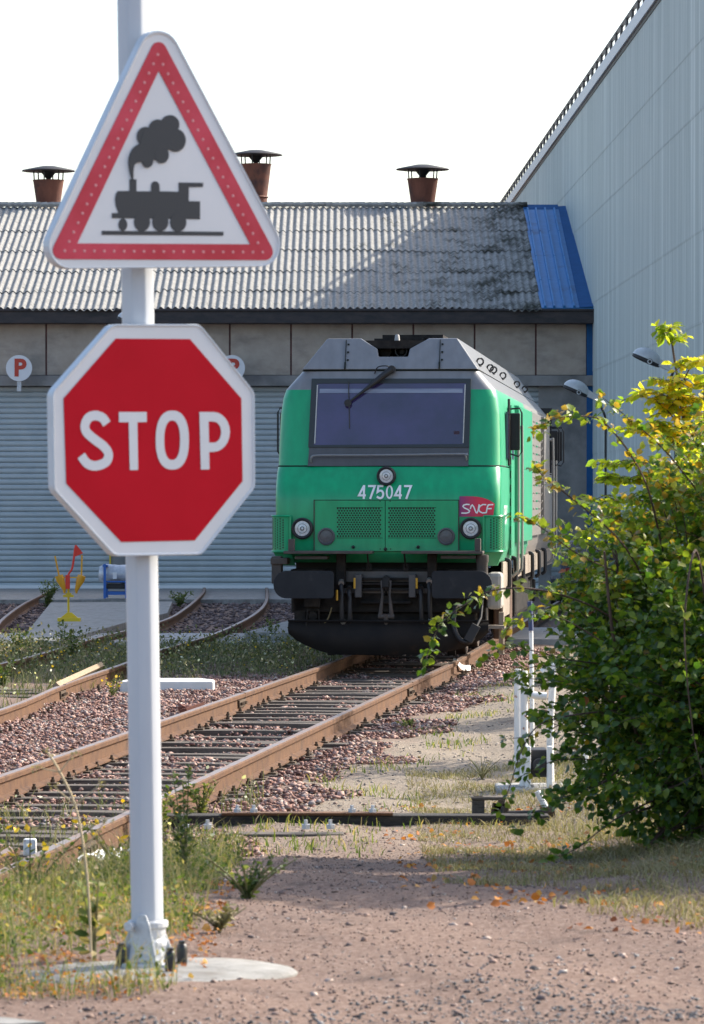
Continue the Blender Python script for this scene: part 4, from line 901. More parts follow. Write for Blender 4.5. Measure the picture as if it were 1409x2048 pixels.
def rounded(poly, r, n=6):
    out = []; N_ = len(poly)
    for i in range(N_):
        p = Vector(poly[i]); a = (Vector(poly[i-1])-p).normalized(); c = (Vector(poly[(i+1) % N_])-p).normalized(); ang = a.angle(c); d_ = r/math.tan(ang/2)
        s_, e = p+a*d_, p+c*d_; ctr = p+(a+c).normalized()*(r/math.sin(ang/2))
        a0 = math.atan2(s_.y-ctr.y, s_.x-ctr.x); a1 = math.atan2(e.y-ctr.y, e.x-ctr.x); dl = (a1-a0+PI) % (2*PI)-PI
        for k in range(n+1): t = a0+dl*k/n; out.append((ctr.x+r*math.cos(t), ctr.y+r*math.sin(t)))
    return out
def inset(poly, k, c=(0, 0)): return [(c[0]+(p[0]-c[0])*k, c[1]+(p[1]-c[1])*k) for p in poly]
def panel(name, outer, fn, ctr=(0, 0)):
    b = MB(); inn = inset(outer, .985, ctr); n = len(outer)
    # closed box sign: back plate, deep edge, rolled rim and recessed face
    rings = [([p for p in outer], -.042), (outer, -.004), (inset(outer, .995, ctr), .003), (inn, .003), (inset(outer, .975, ctr), -.002)]
    for R, h in rings: b.v += [fn(p[0], p[1], h) for p in R]
    for i in range(len(rings)-1):
        for k in range(n): b.f.append([i*n+k, i*n+(k+1) % n, (i+1)*n+(k+1) % n, (i+1)*n+k]); b.m.append(1 if i < 3 else 0)
    b.f.append(list(range(4*n, 5*n))); b.m.append(0); b.f.append(list(range(0, n))[::-1]); b.m.append(1)
    return b.build(name, [m_white, m_alu], post)
# stop sign
cx_, cy_ = 307, 880; fn = sign_fn(cx_, cy_); lc = lambda px, py: loc(px, py, cx_, cy_); z6 = lambda p: lc(80+p[0]/3.131, 630+p[1]/3.131)
outer = rounded([lc(*p) for p in ((224, 648), (401, 648), (510, 784), (511, 975), (404, 1110), (229, 1113), (107, 980), (104, 784))], .045)
sp_ = panel('stop_sign', outer, fn)
b = MB(); b.prism([z6(p) for p in ((475, 147), (940, 150), (1262, 522), (1270, 1040), (970, 1412), (510, 1422), (165, 1055), (148, 522))], 0, .0012, lambda u, v, h: fn(u, v, h-.001)); b.build('red_field', m_red, sp_)
S_ = ribbon([z6(p) for p in catmull([(418, 682), (392, 645), (347, 629), (303, 644), (281, 690), (292, 735), (345, 782), (398, 822), (428, 868), (414, 918), (352, 944), (296, 930), (257, 880)], 5)], 57/3.131/SPX*1.05)
up_ = lambda u, v, h: fn(u, v, h+.0008)
b = MB(); b.prism(S_, 0, .001, up_); b.prism([z6(p) for p in ((493, 607), (667, 607), (668, 670), (609, 671), (614, 971), (562, 971), (555, 671), (494, 671))], 0, .001, up_)
el = lambda cx__, cy__, rx, ry, n=36: [z6((cx__+rx*math.cos(2*PI*k/n)*(1 if True else 1), cy__+ry*math.sin(2*PI*k/n))) for k in range(n)]
def sq(cx__, cy__, rx, ry, e=.85, n=40):
    o = []
    for k in range(n): a = 2*PI*k/n; o.append(z6((cx__+rx*math.copysign(abs(math.cos(a))**e, math.cos(a)), cy__+ry*math.copysign(abs(math.sin(a))**e, math.sin(a)))))
    return o
b.prism(sq(828, 783, 104, 185), 0, .001, up_, holes=[sq(827, 784, 50, 124)])
arc = lambda cx__, cy__, rx, ry: [(cx__+rx*math.sin(PI*k/12), cy__-ry*math.cos(PI*k/12)) for k in range(13)]
b.prism([z6(p) for p in [(998, 607)]+arc(1085, 732, 104, 125)+[(1059, 857), (1061, 967), (1007, 967)]], 0, .001, up_, holes=[[z6(p) for p in [(1055, 666)]+arc(1088, 733, 46, 66)+[(1058, 799)]]])
b.build('lettering', m_white, sp_)
# warning triangle
tx, ty = 327, 400; fn2 = sign_fn(tx, ty); z7 = lambda p: loc(80+p[0]/2.876, 50+p[1]/2.876, tx, ty)
outer = rounded([z7(p) for p in ((684, -50), (1430, 1382), (1, 1397))], .075, 8)
outer = rounded([z7(p) for p in ((679, -112), (1468, 1386), (-34, 1402))], .078, 8)
tp = panel('warning_sign', outer, fn2, ctr=(0, -.1))
b = MB(); b.prism(rounded([z7(p) for p in ((682, 44), (1374, 1352), (42, 1346))], .03, 5), 0, .0012, lambda u, v, h: fn2(u, v, h-.001), holes=[[z7(p) for p in ((683, 262), (1210, 1260), (215, 1255))]]); rb = b.build('red_border', m_pink, tp)
b = MB()
def dots(a, c, n):
    for k in range(n):
        p = (a[0]+(c[0]-a[0])*k/(n-1), a[1]+(c[1]-a[1])*k/(n-1)); u, v = z7(p); b.lathe([(0, .0016), (.0055, .0008)], fn2(u, v, .0), sn, 8)
dots((678, 168), (168, 1244), 21); dots((708, 225), (1254, 1252), 20); dots((142, 1298), (1282, 1306), 21); kind(b.build('reflector_dots', mat('dot_pale', (.62, .24, .25), None, rough=.4), rb), 'stuff')
b = MB(); cnt = [0]
def pz(P, holes=()):
    cnt[0] += 1; b.prism([z7(p) for p in P], 0, .0008+.00035*cnt[0], lambda u, v, h: fn2(u, v, h-.0015), holes=[[z7(p) for p in q] for q in holes])
ell = lambda x, y, rx, ry=None, n=22: [(x+rx*math.cos(2*PI*k/n), y+(ry or rx)*math.sin(2*PI*k/n)) for k in range(n)]
pz([(357, 1182), (1057, 1188), (1056, 1211), (357, 1206)])
pz([(449, 953), (516, 953), (516, 886), (556, 886), (556, 955), (640, 955), (640, 925), (645, 906), (660, 897), (675, 900), (688, 915), (690, 955), (799, 957), (799, 904), (940, 906), (939, 930), (857, 932), (857, 1011), (922, 1013), (922, 1116), (415, 1110), (415, 1080), (452, 1080), (437, 1040), (432, 1000), (438, 970)])
pz(ell(478, 1147, 25, 36)); pz(ell(588, 1132, 46, 54)); pz(ell(693, 1132, 46, 54)); pz(ell(796, 1134, 46, 54))
pz(ell(748, 572, 54, 56)); pz(ell(676, 605, 52, 64)); pz(ell(606, 640, 48, 56)); pz(ell(782, 662, 56, 66)); pz([(600, 600), (700, 580), (780, 600), (790, 720), (736, 716), (700, 780), (652, 774), (580, 780), (566, 700)]); pz(ell(700, 745, 40, 50)); pz(ell(618, 778, 32, 42))
pz(catmull([(566, 684, 0), (528, 715, 0), (511, 765, 0), (514, 830, 0), (527, 884, 0)], 4)[:] and [tuple(p)[:2] for p in catmull([(600, 670, 0), (540, 702, 0), (511, 765, 0), (514, 830, 0), (528, 886, 0)], 4)]+[(536, 886)]+[tuple(p)[:2] for p in catmull([(536, 840, 0), (545, 800, 0), (585, 786, 0), (640, 790, 0), (660, 720, 0)], 4)])
b.build('pictogram', m_black, tp)
for z_, c0 in ((900, cx_), (470, tx), (720, cx_)):      # clamps between panels and pole
    pass
# cast base
pbx = pb.x
b = MB(); b.bbox((pbx-.085, SY-.02, .556), (pbx+.09, SY+.2, .572)); 
b.prism([(-.13, .0), (.13, 0), (.062, .24), (.03, .30), (-.03, .30), (-.07, .24)], -.009, .009, lambda u, v, h: (pbx-.015+u*.40, SY+.02+h-u*.2, .572+v*.56))
b.prism([(-.13, .0), (.0, 0), (.0, .26), (-.05, .24)], -.009, .009, lambda u, v, h: (pbx-.015+u*.75, SY+.09+h, .572+v*.56)); b.prism([(.0, .0), (.12, 0), (.055, .22), (0, .24)], -.009, .009, lambda u, v, h: (pbx+.01+u*.75, SY+.09+h, .572+v*.56))
b.lathe([(.062, 0), (.063, .05), (.068, .056), (.068, .072), (.062, .08), (.062, .115), (.071, .12), (.071, .14), (.059, .145)], (pbx, pb.y, .572), (0, 0, 1), 22)
b.lathe([(0, 0), (.018, 0), (.018, .03), (0, .03)], (pbx-.055, SY+.03, .70), (-.4, -1, 0), 8); b.build('base_bracket', m_galv, post, bevel=.003)
for px, py in ((341, 1936), (364, 1921), (243, 1926)):
    D = F*(H-.572)/(py-HY); q = W(px, py, D); b = MB(); b.lathe([(.019, 0), (.02, .05), (.016, .065), (.012, .068), (.012, .078), (0, .08)], (q.x, q.y, .562), (0, 0, 1), 14); b.build('bolt_cap', m_cap, post, smoothed=40)
b = MB(); b.lathe([(.47, -.2), (.475, .0), (.46, .012), (.2, .022), (0, .022)], (pbx+.03, SY-.02, .538), (0, 0, 1), 40)
ft = b.build('concrete_footing', m_concpale, None, smoothed=40)
for v in ft.data.vertices:
    a = math.atan2(v.co.y-SY, v.co.x-pbx); k = 1+.05*math.sin(3*a)+.03*math.sin(7*a+1); v.co.x = pbx+(v.co.x-pbx)*k; v.co.y = SY+(v.co.y-SY)*k
tag(ft, 'pale round concrete pad under the signpost', 'footing')

# ------------------------------------------------------------------ yard objects
t = thing('flag_stand', 'yellow stand holding two yellow flag quivers and a small red flag', 'stand', tuple(onD([(138, 1243)], .13)[0])+(.13,))
D = onD([(138, 1243)], .13)[0][1]; Y = lambda px, py, dy=0: tuple(W(px, py, D+dy))
b = MB(); a0, a1 = Y(115, 1244), Y(160, 1236); b.bbox((a0[0], D-.03, a0[2]), (a1[0], D+.25, a1[2])); b.prism([(-.15, 0), (.15, 0), (.04, .09), (-.04, .09)], -.02, .02, lambda u, v, h: (Y(138, 1236)[0]+u, D+.1+h, a1[2]+v)); b.build('base', m_yel, t, bevel=.004)
b = MB(); b.tube([Y(137, 1237, .1), Y(137, 1150, .1)], .02, 8); a0 = Y(137, 1192, .1); b.box(a0, (.18, .06, .04)); a0 = Y(137, 1189, .1); b.box(a0, (.10, .05, .05)); a0 = Y(139, 1155, .1); b.box(a0, (.5, .03, .02)); b.build('post', m_yel, t)
for px in (123, 159):
    b = MB(); s_ = 1 if px < 138 else -1; b.tube([Y(px-5*s_, 1151), Y(px-2*s_, 1160), Y(px+6*s_, 1180), Y(px+6*s_, 1187)], [.07, .075, .03, .015], 10); q = b.build('flag_quiver', m_yelor, t, smoothed=40)
    b = MB(); b.tube([Y(px-4*s_, 1155), Y(px-(13 if s_ > 0 else -5), 1112 if s_ > 0 else 1110)], .017, 6); b.build('stick', m_yelor, q)
b = MB(); b.tube(catmull([Y(136, 1178, .05), Y(137, 1150, .05), Y(145, 1135, .05), Y(151, 1090, .05)], 4), [.02]*12+[.012], 6); fl = b.build('flag_stick', m_flag, t)
b = MB(); b.prism([(0, 0), (.115, -.15), (-.02, -.21)], 0, .004, lambda u, v, h: (Y(152, 1089)[0]+u, D+.05+h+.03*u/.1, Y(152, 1089)[2]+v)); b.build('pennant', m_flag, fl); b = MB(); b.bbox((Y(131, 1150)[0], D-.02, Y(131, 1178)[2]), (Y(140, 1150)[0], D+.02, Y(131, 1150)[2])); b.build('flag_pouch', m_flag, t, bevel=.01)
D = onD([(230, 1197)], .12)[0][1]; t = thing('hand_trolley', 'blue metal trolley carrying a bundle wrapped in clear plastic by the shutter', 'trolley', (W(240, 1197, D).x, D, .12))
b = MB(); Y = lambda px, py, dy=0: W(px, py, D+dy)
def bx2(px0, py0, px1, py1, y0, y1): a, c = Y(px0, py0), Y(px1, py1); b.bbox((a.x, D+y0, a.z), (c.x, D+y1, c.z))
for px in (207, 250):
    for y0 in (0, .75): bx2(px, 1197, px+5, 1160 if px > 207 else 1128, y0, y0+.06)
bx2(207, 1190, 290, 1184, .061, .12); bx2(207, 1190, 290, 1184, .76, .82); bx2(205, 1134, 215, 1130, .061, .74); bx2(207, 1165, 290, 1162, .061, .12); bx2(285, 1197, 290, 1160, 0, .06); b.build('frame', m_trolley, t)
b = MB(); bx2(212, 1178, 282, 1168, .13, .7); b.build('crate', m_dark, t, bevel=.02)
b = MB(); c_ = Y(238, 1148, .4); 
for k in range(1): b.lathe([(0, -.42), (.16, -.42), (.22, -.3), (.2, 0), (.23, .3), (.14, .45), (0, .46)], c_, (1, 0, -.05), 14)
for v in b.v: v += Vector((0, 0, .015*math.sin(v.x*40)+.012*math.sin(v.y*30)))
b.build('wrapped_bundle', m_plast, t, smoothed=70)
b = MB(); bx2(225, 1158, 233, 1145, .12, .125); b.build('paper_label', m_paper, t)
D = 47.6; b = MB(); a, c = W(244, 1380, D), W(427, 1380, D)
b.prism([(a.x-.02, D-.02), (c.x, D-.02), (c.x, D+.5), (c.x-.18, D+.9), (a.x+.1, D+.9), (a.x-.02, D+.35)], -.05, .13, lambda u, v, h: (u, v, h)); tag(b.build('concrete_slab', mat('white_slab', (.60, .60, .57), (.68, .68, .66), 6, .8, c3=(.35, .33, .3), s3=4, lo3=.62, hi3=.72), None, bevel=.02), 'white painted slab lying on pink ballast behind the signpost', 'slab')
b = MB(); P = [W(112, 1364, 45.5), W(203, 1334, 50.5)]; P[0].z = .17; P[1].z = .2; b.tube([P[0], P[1]], [.042, .042], 4); tag(b.build('timber_plank', m_plank, None), 'pale squared timber lying along the left curved rail', 'plank')
b = MB(); p = W(385, 1408, 42.5)
for _ in range(3): b.box((p.x+random.uniform(-.1, .1), p.y+random.uniform(-.1, .1), .05+random.uniform(0, .04)), (.24, .12, .03), Matrix.Rotation(random.uniform(-.5, .5), 3, 'Y') @ Matrix.Rotation(random.uniform(0, 2), 3, 'Z'))
tag(b.build('rusty_bracket', mat('rust_red', (.13, .035, .02), (.2, .07, .04), 9, .8)), 'rusty bent iron bracket on the ballast left of the track', 'scrap')
def sheet(name, pts, label, cat, z=.03):       # crumpled sheet of plastic / paper
    b = MB(); P = [Vector(p) for p in pts]; nx_, ny_ = 14, 5; vs = []
    for j in range(ny_):
        for i in range(nx_):
            u, v = i/(nx_-1), j/(ny_-1); p = P[0].lerp(P[1], u).lerp(P[3].lerp(P[2], u), v); vs.append(p+Vector((random.uniform(-.01, .01), random.uniform(-.02, .02), random.uniform(.0, .05))))
    b.add(vs, [(j*nx_+i, j*nx_+i+1, (j+1)*nx_+i+1, (j+1)*nx_+i) for j in range(ny_-1) for i in range(nx_-1)]); tag(b.build(name, m_paper), label, cat)
g = lambda px, py, z: W(px, py, F*(H-z)/(py-HY))
sheet('plastic_sheet', [g(150, 1728, .06), g(262, 1722, .06), g(262, 1708, .08), g(200, 1712, .08)], 'crumpled white plastic sheet beside the near rail left of the post', 'plastic')
b = MB(); P = catmull([g(908, 1326, .12), g(916, 1330, .12), g(926, 1340, .05), g(942, 1341, .03)], 4)
for i in range(len(P)-1): b.add([P[i], P[i+1], P[i+1]+Vector((.0, .15, .06)), P[i]+Vector((0.0, .15, .06))], [(0, 1, 2, 3)])
tag(b.build('plastic_strip', m_paper), 'white plastic strip hanging off the right rail near the locomotive', 'plastic')
b = MB(); p = g(60, 1688, .17); b.box((p.x, p.y, .15), (.075, .07, .10), None); tag(b.build('white_cap', m_wht, bevel=.01), 'white cap on the end of the short check rail', 'cap')

# point lever frame
D = 31.0; t = thing('point_lever', 'white rust-stained tubular lever frame half hidden by the bush', 'lever', (W(1075, 1590, D).x, D, .05)); Y = lambda px, py, dy=0: W(px, py, D+dy)
for px0, px1, y_ in ((1036, 1037, .25), (1049, 1050, 0)):
    b = MB(); top = 1338 if px0 < 1040 else 1342
    if px0 < 1040: b.tube([Y(px0, 1556, y_), Y(px0, top, y_)], .026, 8)
    else: b.tube(catmull([Y(px0-2, 1572, y_), Y(px0, 1500, y_), Y(px0, 1372, y_), Y(px0+4, 1382, y_), Y(px0+16, 1390, y_), Y(px0+45, 1393, y_)], 4), .028, 8); b.tube([Y(px0, 1372, y_), Y(px0-1, top, y_)], .028, 8)
    b.build('guard_post', m_wht, t, smoothed=50)
b = MB(); b.tube(catmull([Y(1085, 1345, .3), Y(1105, 1330, .3), Y(1106, 1360, .3), Y(1101, 1470, .3), Y(1103, 1575, .3)], 4), .026, 8); b.tube([Y(1100, 1330, .3), Y(1165, 1325, .3), Y(1172, 1340, .3), Y(1172, 1560, .3)], .022, 7); b.build('guard_hoop', m_wht, t, smoothed=50)
for px in (1056, 1100):
    b = MB(); a, c = Y(px-6, 1588), Y(px+6, 1492); b.bbox((a.x, D-.05, a.z), (c.x, D+.02, c.z)); b.build('side_plate', m_wht, t, bevel=.01)
b = MB(); a, c = Y(1062, 1555), Y(1096, 1500); b.bbox((a.x, D+.02, a.z), (c.x, D+.35, c.z)); b.lathe([(0, 0), (.05, 0), (.05, .04), (0, .04)], Y(1079, 1530, .0), (0, -1, 0), 14); b.build('lever_box', m_dark, t, bevel=.01)
b = MB(); a = Y(1062, 1590); b.bbox((a.x-.25, D-.15, -.05), (a.x+.35, D+.5, .06)); b.build('base_block', m_conc, t, bevel=.02)
b = MB(); b.tube([Y(1066, 1500, .5), Y(1063, 1262, .5)], .017, 7); lv = b.build('lever_pole', m_wht, t); b = MB(); b.tube([Y(1063, 1261.5, .5), Y(1060.5, 1203, .5)], .020, 7); b.build('blue_tip', mat('pole_blue', (.04, .06, .14), None), lv)
D = 28.4; t = thing('point_rodding', 'worn crank with a grey rod and a white handle on timber stubs', 'crank', (W(1010, 1655, D).x, D, 0)); Y = lambda px, py, dy=0: W(px, py, D+dy)
b = MB(); a, c = Y(945, 1658), Y(970, 1594); b.bbox((a.x, D, -.05), (c.x, D+.1, c.z)); a, c = Y(945, 1601), Y(1012, 1594); b.bbox((a.x-.005, D-.01, a.z), (c.x, D+.11, c.z)); b.build('wooden_stub', m_wood, t, bevel=.01)
b = MB(); b.tube([Y(1005, 1626), Y(1098, 1624)], .014, 8); b.tube([Y(1004, 1640), Y(1006, 1612)], .03, 8); b.build('rod', m_steel if 'm_steel' in globals() else g_steel, t)
b = MB()
for k in range(4): b.box(Y(990+k*6, 1622+random.uniform(-8, 10)), (.045, .05, .1), Matrix.Rotation(random.uniform(-.6, .6), 3, 'Y'))
b.tube([Y(1006, 1610), Y(1016, 1608), Y(1016, 1622)], .008, 5); b.build('crank_link', m_fast, t)
b = MB(); b.lathe([(0, -.04), (.045, -.04), (.045, .04), (0, .04)], Y(1098, 1624), (1, 0, .2), 8); b.build('end_nut', m_fast, t)
b = MB(); b.tube([Y(1092, 1616), Y(1075, 1583)], .022, 8); b.build('handle', m_wht, t, smoothed=40)

# ------------------------------------------------------------------ vegetation
def rng(n, a, b): return RS.uniform(a, b, n)
def blades(name, X, D, h, wd, lean, m, rnd, zoff=0, parent=None, z=None):
    n = len(X); Z = (gz(X, D)+rough_z(X, D) if z is None else z)+zoff; a = rng(n, 0, 2*PI); ln = rng(n, 0, 1)*lean*h
    dx, dy = np.cos(a)*ln, np.sin(a)*ln; wa = rng(n, 0, 2*PI); wx, wy = np.cos(wa)*wd/2, np.sin(wa)*wd/2
    V = np.zeros((n, 7, 3))
    for j, (t, k) in enumerate(((0, 1.0), (.4, .85), (.75, .55))):
        for q, s_ in enumerate((-1, 1)):
            V[:, 2*j+q, 0] = X+dx*t*t+wx*k*s_; V[:, 2*j+q, 1] = D+dy*t*t+wy*k*s_; V[:, 2*j+q, 2] = Z+h*t*(1-.25*lean*t)
    V[:, 6, 0] = X+dx; V[:, 6, 1] = D+dy; V[:, 6, 2] = Z+h*(1-.25*lean)
    T = np.array([(0, 1, 3), (0, 3, 2), (2, 3, 5), (2, 5, 4), (4, 5, 6)]); Fc = (T[None]+(np.arange(n)*7)[:, None, None]).reshape(-1, 3)
    return np_mesh(name, V.reshape(-1, 3), Fc, m, np.repeat(rnd, 5), parent=parent)
def leaves(name, P, dirs, size, m, rnd, parent=None, wr=.5, fold=.25, droop=.2):
    n = len(P); d = dirs/np.linalg.norm(dirs, axis=1)[:, None]; up = RS.normal(size=(n, 3))*.55+np.array([0, 0, 1.0]); s = np.cross(d, up); s /= np.linalg.norm(s, axis=1)[:, None]+1e-9; nn = np.cross(s, d)
    L_ = size[:, None]; V = np.zeros((n, 8, 3)); w_ = wr
    pts = [(0, 0, 0), (.28, .75, fold), (.62, .85, fold*.7), (1, 0, -droop), (.62, -.85, fold*.7), (.28, -.75, fold), (.3, 0, 0), (.65, 0, -droop*.3)]
    for j, (t, q, h) in enumerate(pts): V[:, j] = P+d*L_*t+s*L_*q*w_*.6+nn*L_*h*(.5 if q else 1)*w_
    T = np.array([(0, 6, 1), (6, 7, 2), (6, 2, 1), (7, 3, 2), (0, 5, 6), (6, 5, 4), (6, 4, 7), (7, 4, 3)]); Fc = (T[None]+(np.arange(n)*8)[:, None, None]).reshape(-1, 3)
    return np_mesh(name, V.reshape(-1, 3), Fc, m, np.repeat(rnd, 8), parent=parent)
m_grass = mat_rnd('grass_blade', [(0, (.04, .065, .015)), (.35, (.08, .125, .025)), (.6, (.14, .17, .045)), (.8, (.27, .23, .11)), (1, (.36, .27, .17))], .8, .3)
m_straw = mat_rnd('dry_grass', [(0, (.11, .085, .04)), (.4, (.21, .175, .095)), (.75, (.34, .29, .18)), (1, (.09, .13, .04))], .85, .2)
m_midgrass = mat_rnd('weedy_grass', [(0, (.05, .062, .03)), (.5, (.12, .14, .065)), (.8, (.22, .21, .12)), (1, (.34, .29, .19))], .85, .2)
m_weed = mat_rnd('weed_leaf', [(0, (.03, .05, .015)), (.5, (.07, .11, .03)), (.85, (.14, .18, .05)), (1, (.22, .22, .08))], .6, .3)
m_flower = mat_rnd('flower_head', [(0, (.70, .68, .55)), (.55, (.72, .70, .5)), (.56, (.65, .45, .03)), (1, (.7, .42, .02))], .7, .2)
m_fall = mat_rnd('fallen_leaf', [(0, (.16, .05, .02)), (.5, (.42, .14, .03)), (.8, (.5, .24, .05)), (1, (.30, .20, .10))], .7, .2)
def patchy(X, D, s=1.0, o=0): return .5+.25*np.sin(X*2.1*s+D*1.3*s+o)+.25*np.sin(X*3.7*s-D*2.3*s+o*2)+.2*np.sin(D*5.1*s+X*1.1+o)
ur = lambda X, D: X-(RX(D)+1.51)          # distance right of the right rail
# left foreground
X, D = scatter(9500, 13.6, 26, lambda X, D: (X < -.62-.05*np.sin(D*3)) & ((ur(X, D) > .15) | (D < 20)) & (patchy(X, D, 2, 0) > .36) & (((X-pb.x)**2+(D-SY)**2 > .24)))
kind(blades('grass', X, D, RS.beta(1.5, 3.5, len(X))*.30+.02, rng(len(X), .0018, .005), 1.1, m_grass, RS.uniform(0, 1, len(X))), 'stuff')
# between the rails and around the left track
def cg(X, D):
    u = mid(X, D); a = (np.abs(u) < 1.9) & (D < 31) & (patchy(X, D, 1, 1) > .52+.0*D) & (X < -.65); c = (u < -3.0) & (D < 52) & (patchy(X, D, .8, 2) > .52); d_ = (u < -1.7+.7*np.sin(D*.7)) & (D > 50) & (D < 62); e = (u < -1.1) & (u > -3.2) & (D > 51)
    return a | c | d_ | e
X, D = scatter(15000, 22, 62.5, cg, p=1.0)
kind(blades('grass', X, D, RS.beta(1.6, 3, len(X))*.36+.02, rng(len(X), .004, .011), .9, m_midgrass, RS.uniform(0, 1, len(X))), 'stuff')
k = RS.uniform(0, 1, len(X)) < .03
X2, D2 = X[k], D[k]; P = np.stack([X2, D2, gz(X2, D2)+rng(len(X2), .12, .30)], -1)
kind(leaves('wild_flowers', P, RS.normal(size=(len(P), 3)), rng(len(P), .015, .035), m_flower, RS.uniform(0, 1, len(P)), wr=1.2, fold=0), 'stuff')
X, D = scatter(1500, 13.6, 22, lambda X, D: (X < -.58) & ((X-pb.x)**2+(D-SY)**2 > .25))
kind(blades('dry_grass', X, D, RS.beta(2, 3, len(X))*.45+.04, rng(len(X), .0015, .004), 1.0, m_straw, RS.uniform(.3, .95, len(X))), 'stuff')
# small leafy ground plants among the grass
X, D = scatter(11000, 13.6, 24, lambda X, D: (X < -.60) & ((ur(X, D) > .15) | (D < 20)) & (patchy(X, D, 2.6, 1) > .42) & (((X-pb.x)**2+(D-SY)**2 > .24)))
kind(leaves('ground_cover', np.stack([X, D, gz(X, D)+RS.beta(1.2, 3, len(X))*.20], -1), RS.normal(size=(len(X), 3))+np.array([0, 0, .7]), rng(len(X), .010, .028), m_grass, RS.uniform(0, 1, len(X)), wr=.6), 'stuff')
X, D = scatter(6500, 50, 62.5, lambda X, D: cg(X, D) & (patchy(X, D, 1.6, 4) > .45))
kind(leaves('ground_cover', np.stack([X, D, gz(X, D)+RS.beta(1.3, 2.4, len(X))*.42], -1), RS.normal(size=(len(X), 3))+np.array([0, 0, .7]), rng(len(X), .03, .07), m_midgrass, RS.uniform(0, 1, len(X)), wr=.5), 'stuff')
# strips along the path
def cp(X, D):
    u = ur(X, D); a = (u > .75+.3*np.sin(D*.9)) & (u < 1.35+.3*np.sin(D*.9)) & (D > 27) & (D < 54) & (patchy(X, D, 1.2, 3) > .5)
    return a | ((u > -.2) & (X < .2) & (D > 25) & (D < 28.3) & (patchy(X, D, 2, 4) > .5)) | ((np.abs(D-28.05) < .2) & (X > -1) & (X < 1.4) & (patchy(X, D, 3, 1) > .6))
X, D = scatter(9000, 25, 56, cp); kind(blades('grass', X, D, rng(len(X), .02, .10), rng(len(X), .005, .012), .8, m_grass, rng(len(X), .1, 1)), 'stuff')
# dry grass below and left of the bush
bank_cond = lambda X, D: (X > .95-.16*(D-17)+.25*np.sin(D*2.2)) & (X > .42) & (D > 16.2+.5*np.sin(X*3)) & (D < 34)
X, D = scatter(30000, 15.5, 34, lambda X, D: bank_cond(X, D) & (patchy(X, D, 1.4, 5)+patchy(X, D, 5, 2)*.5 > .48), pad=.6)
kind(blades('dry_grass', X, D, rng(len(X), .02, .10)+.12*smooth(.9, 1.8, X)*rng(len(X), .2, 1), rng(len(X), .0025, .006), 1.9, m_straw, RS.uniform(0, 1, len(X))), 'stuff')
X, D = scatter(600, 15.5, 30, lambda X, D: (patchy(X, D, 1.1, 6) > .55) & ((X > -.1) | (X < -.4)) & ((X > .2) | (D < 16)), pad=.4)
kind(leaves('fallen_leaves', np.stack([X, D, gz(X, D)+.02], -1), np.stack([RS.normal(size=len(X)), RS.normal(size=len(X)), rng(len(X), -.1, .3)], -1), rng(len(X), .02, .045), m_fall, RS.uniform(0, 1, len(X)), wr=.9), 'stuff')
X, D = scatter(2600, 13.5, 19, lambda X, D: (X < -.5) & (patchy(X, D, 2.6, 3) > .35)); kind(leaves('fallen_leaves', np.stack([X, D, gz(X, D)+.015], -1), np.stack([RS.normal(size=len(X)), RS.normal(size=len(X)), rng(len(X), -.1, .4)], -1), rng(len(X), .01, .028), m_fall, RS.uniform(0, 1, len(X)), wr=.8), 'stuff')
# individual weeds ----------------------------------------------------
def weed(name, label, x, D, h, n, cat='weed', leaf=.04, m=None, stems=5, spread=.35, flowers=0, z=None, group=None):
    z0 = float(gz(x, D)) if z is None else z; t = thing(name, label, cat, (x, D, z0), 0, group); b = MB(); P, dr = [], []; F_ = []
    for s_ in range(stems):
        a = random.uniform(0, 2*PI); hh = h*random.uniform(.6, 1); sp_ = spread*hh*random.uniform(.3, 1)
        C_ = [Vector((x+math.cos(a)*sp_*(q/4)**1.5, D+math.sin(a)*sp_*(q/4)**1.5, z0+hh*q/4)) for q in range(5)]; b.tube(C_, [.006*(1-.18*q)*max(1, h*1.3) for q in range(5)], 4)
        for q in range(n//stems):
            u = random.uniform(.08, 1); i = min(3, int(u*4)); p = C_[i].lerp(C_[i+1], u*4-i); v = Vector((random.gauss(0, 1), random.gauss(0, 1), random.gauss(.5, .5))); P.append(p+v.normalized()*random.uniform(0, .12)*hh*(1.1-u)); dr.append(v)
        F_.append(C_[-1])
    b.build('stems', m_stem, t); P = np.array([tuple(p) for p in P]); dr = np.array([tuple(v) for v in dr])
    leaves('foliage', P, dr, rng(len(P), leaf*.6, leaf*1.2), m or m_weed, RS.uniform(0, 1, len(P)), parent=t, wr=.45)
    if flowers:
        Q = np.array([tuple(F_[k % len(F_)]+Vector((random.gauss(0, .03), random.gauss(0, .03), random.gauss(0, .03)))) for k in range(flowers)]); leaves('blossoms', Q, RS.normal(size=(len(Q), 3)), rng(len(Q), .02, .035), m_flower, rng(len(Q), .6, 1), parent=t, wr=1.3, fold=0)
    return t
m_stem = mat('weed_stem', (.10, .11, .04), (.20, .17, .08), 5, .8); m_bark = mat('twig_bark', (.06, .035, .025), (.13, .08, .06), 12, .8)
at = lambda px, py, z=0: ((px-CX)/F*(F*(H-z)/(py-HY)), F*(H-z)/(py-HY))
x, D = at(95, 1207, .1); weed('bushy_weed', 'bushy green weed beside the yellow flag stand and the curved rail', x, D, .62, 420, leaf=.07, stems=12, spread=.6)
x, D = at(360, 1205, .1); weed('bushy_weed', 'low spreading weed in front of the second shutter right of the post', x, D, .35, 260, leaf=.07, stems=12, spread=1.1)
x, D = at(145, 1325); weed('tall_weed', 'tall dark leafy weed below the yellow flag stand', x, D, .62, 300, leaf=.06, stems=6, spread=.5)
x, D = at(35, 1310); weed('tall_weed', 'dark leafy weed at the left edge beside the concrete pad', x, D, .40, 260, leaf=.06, stems=8, spread=.5)
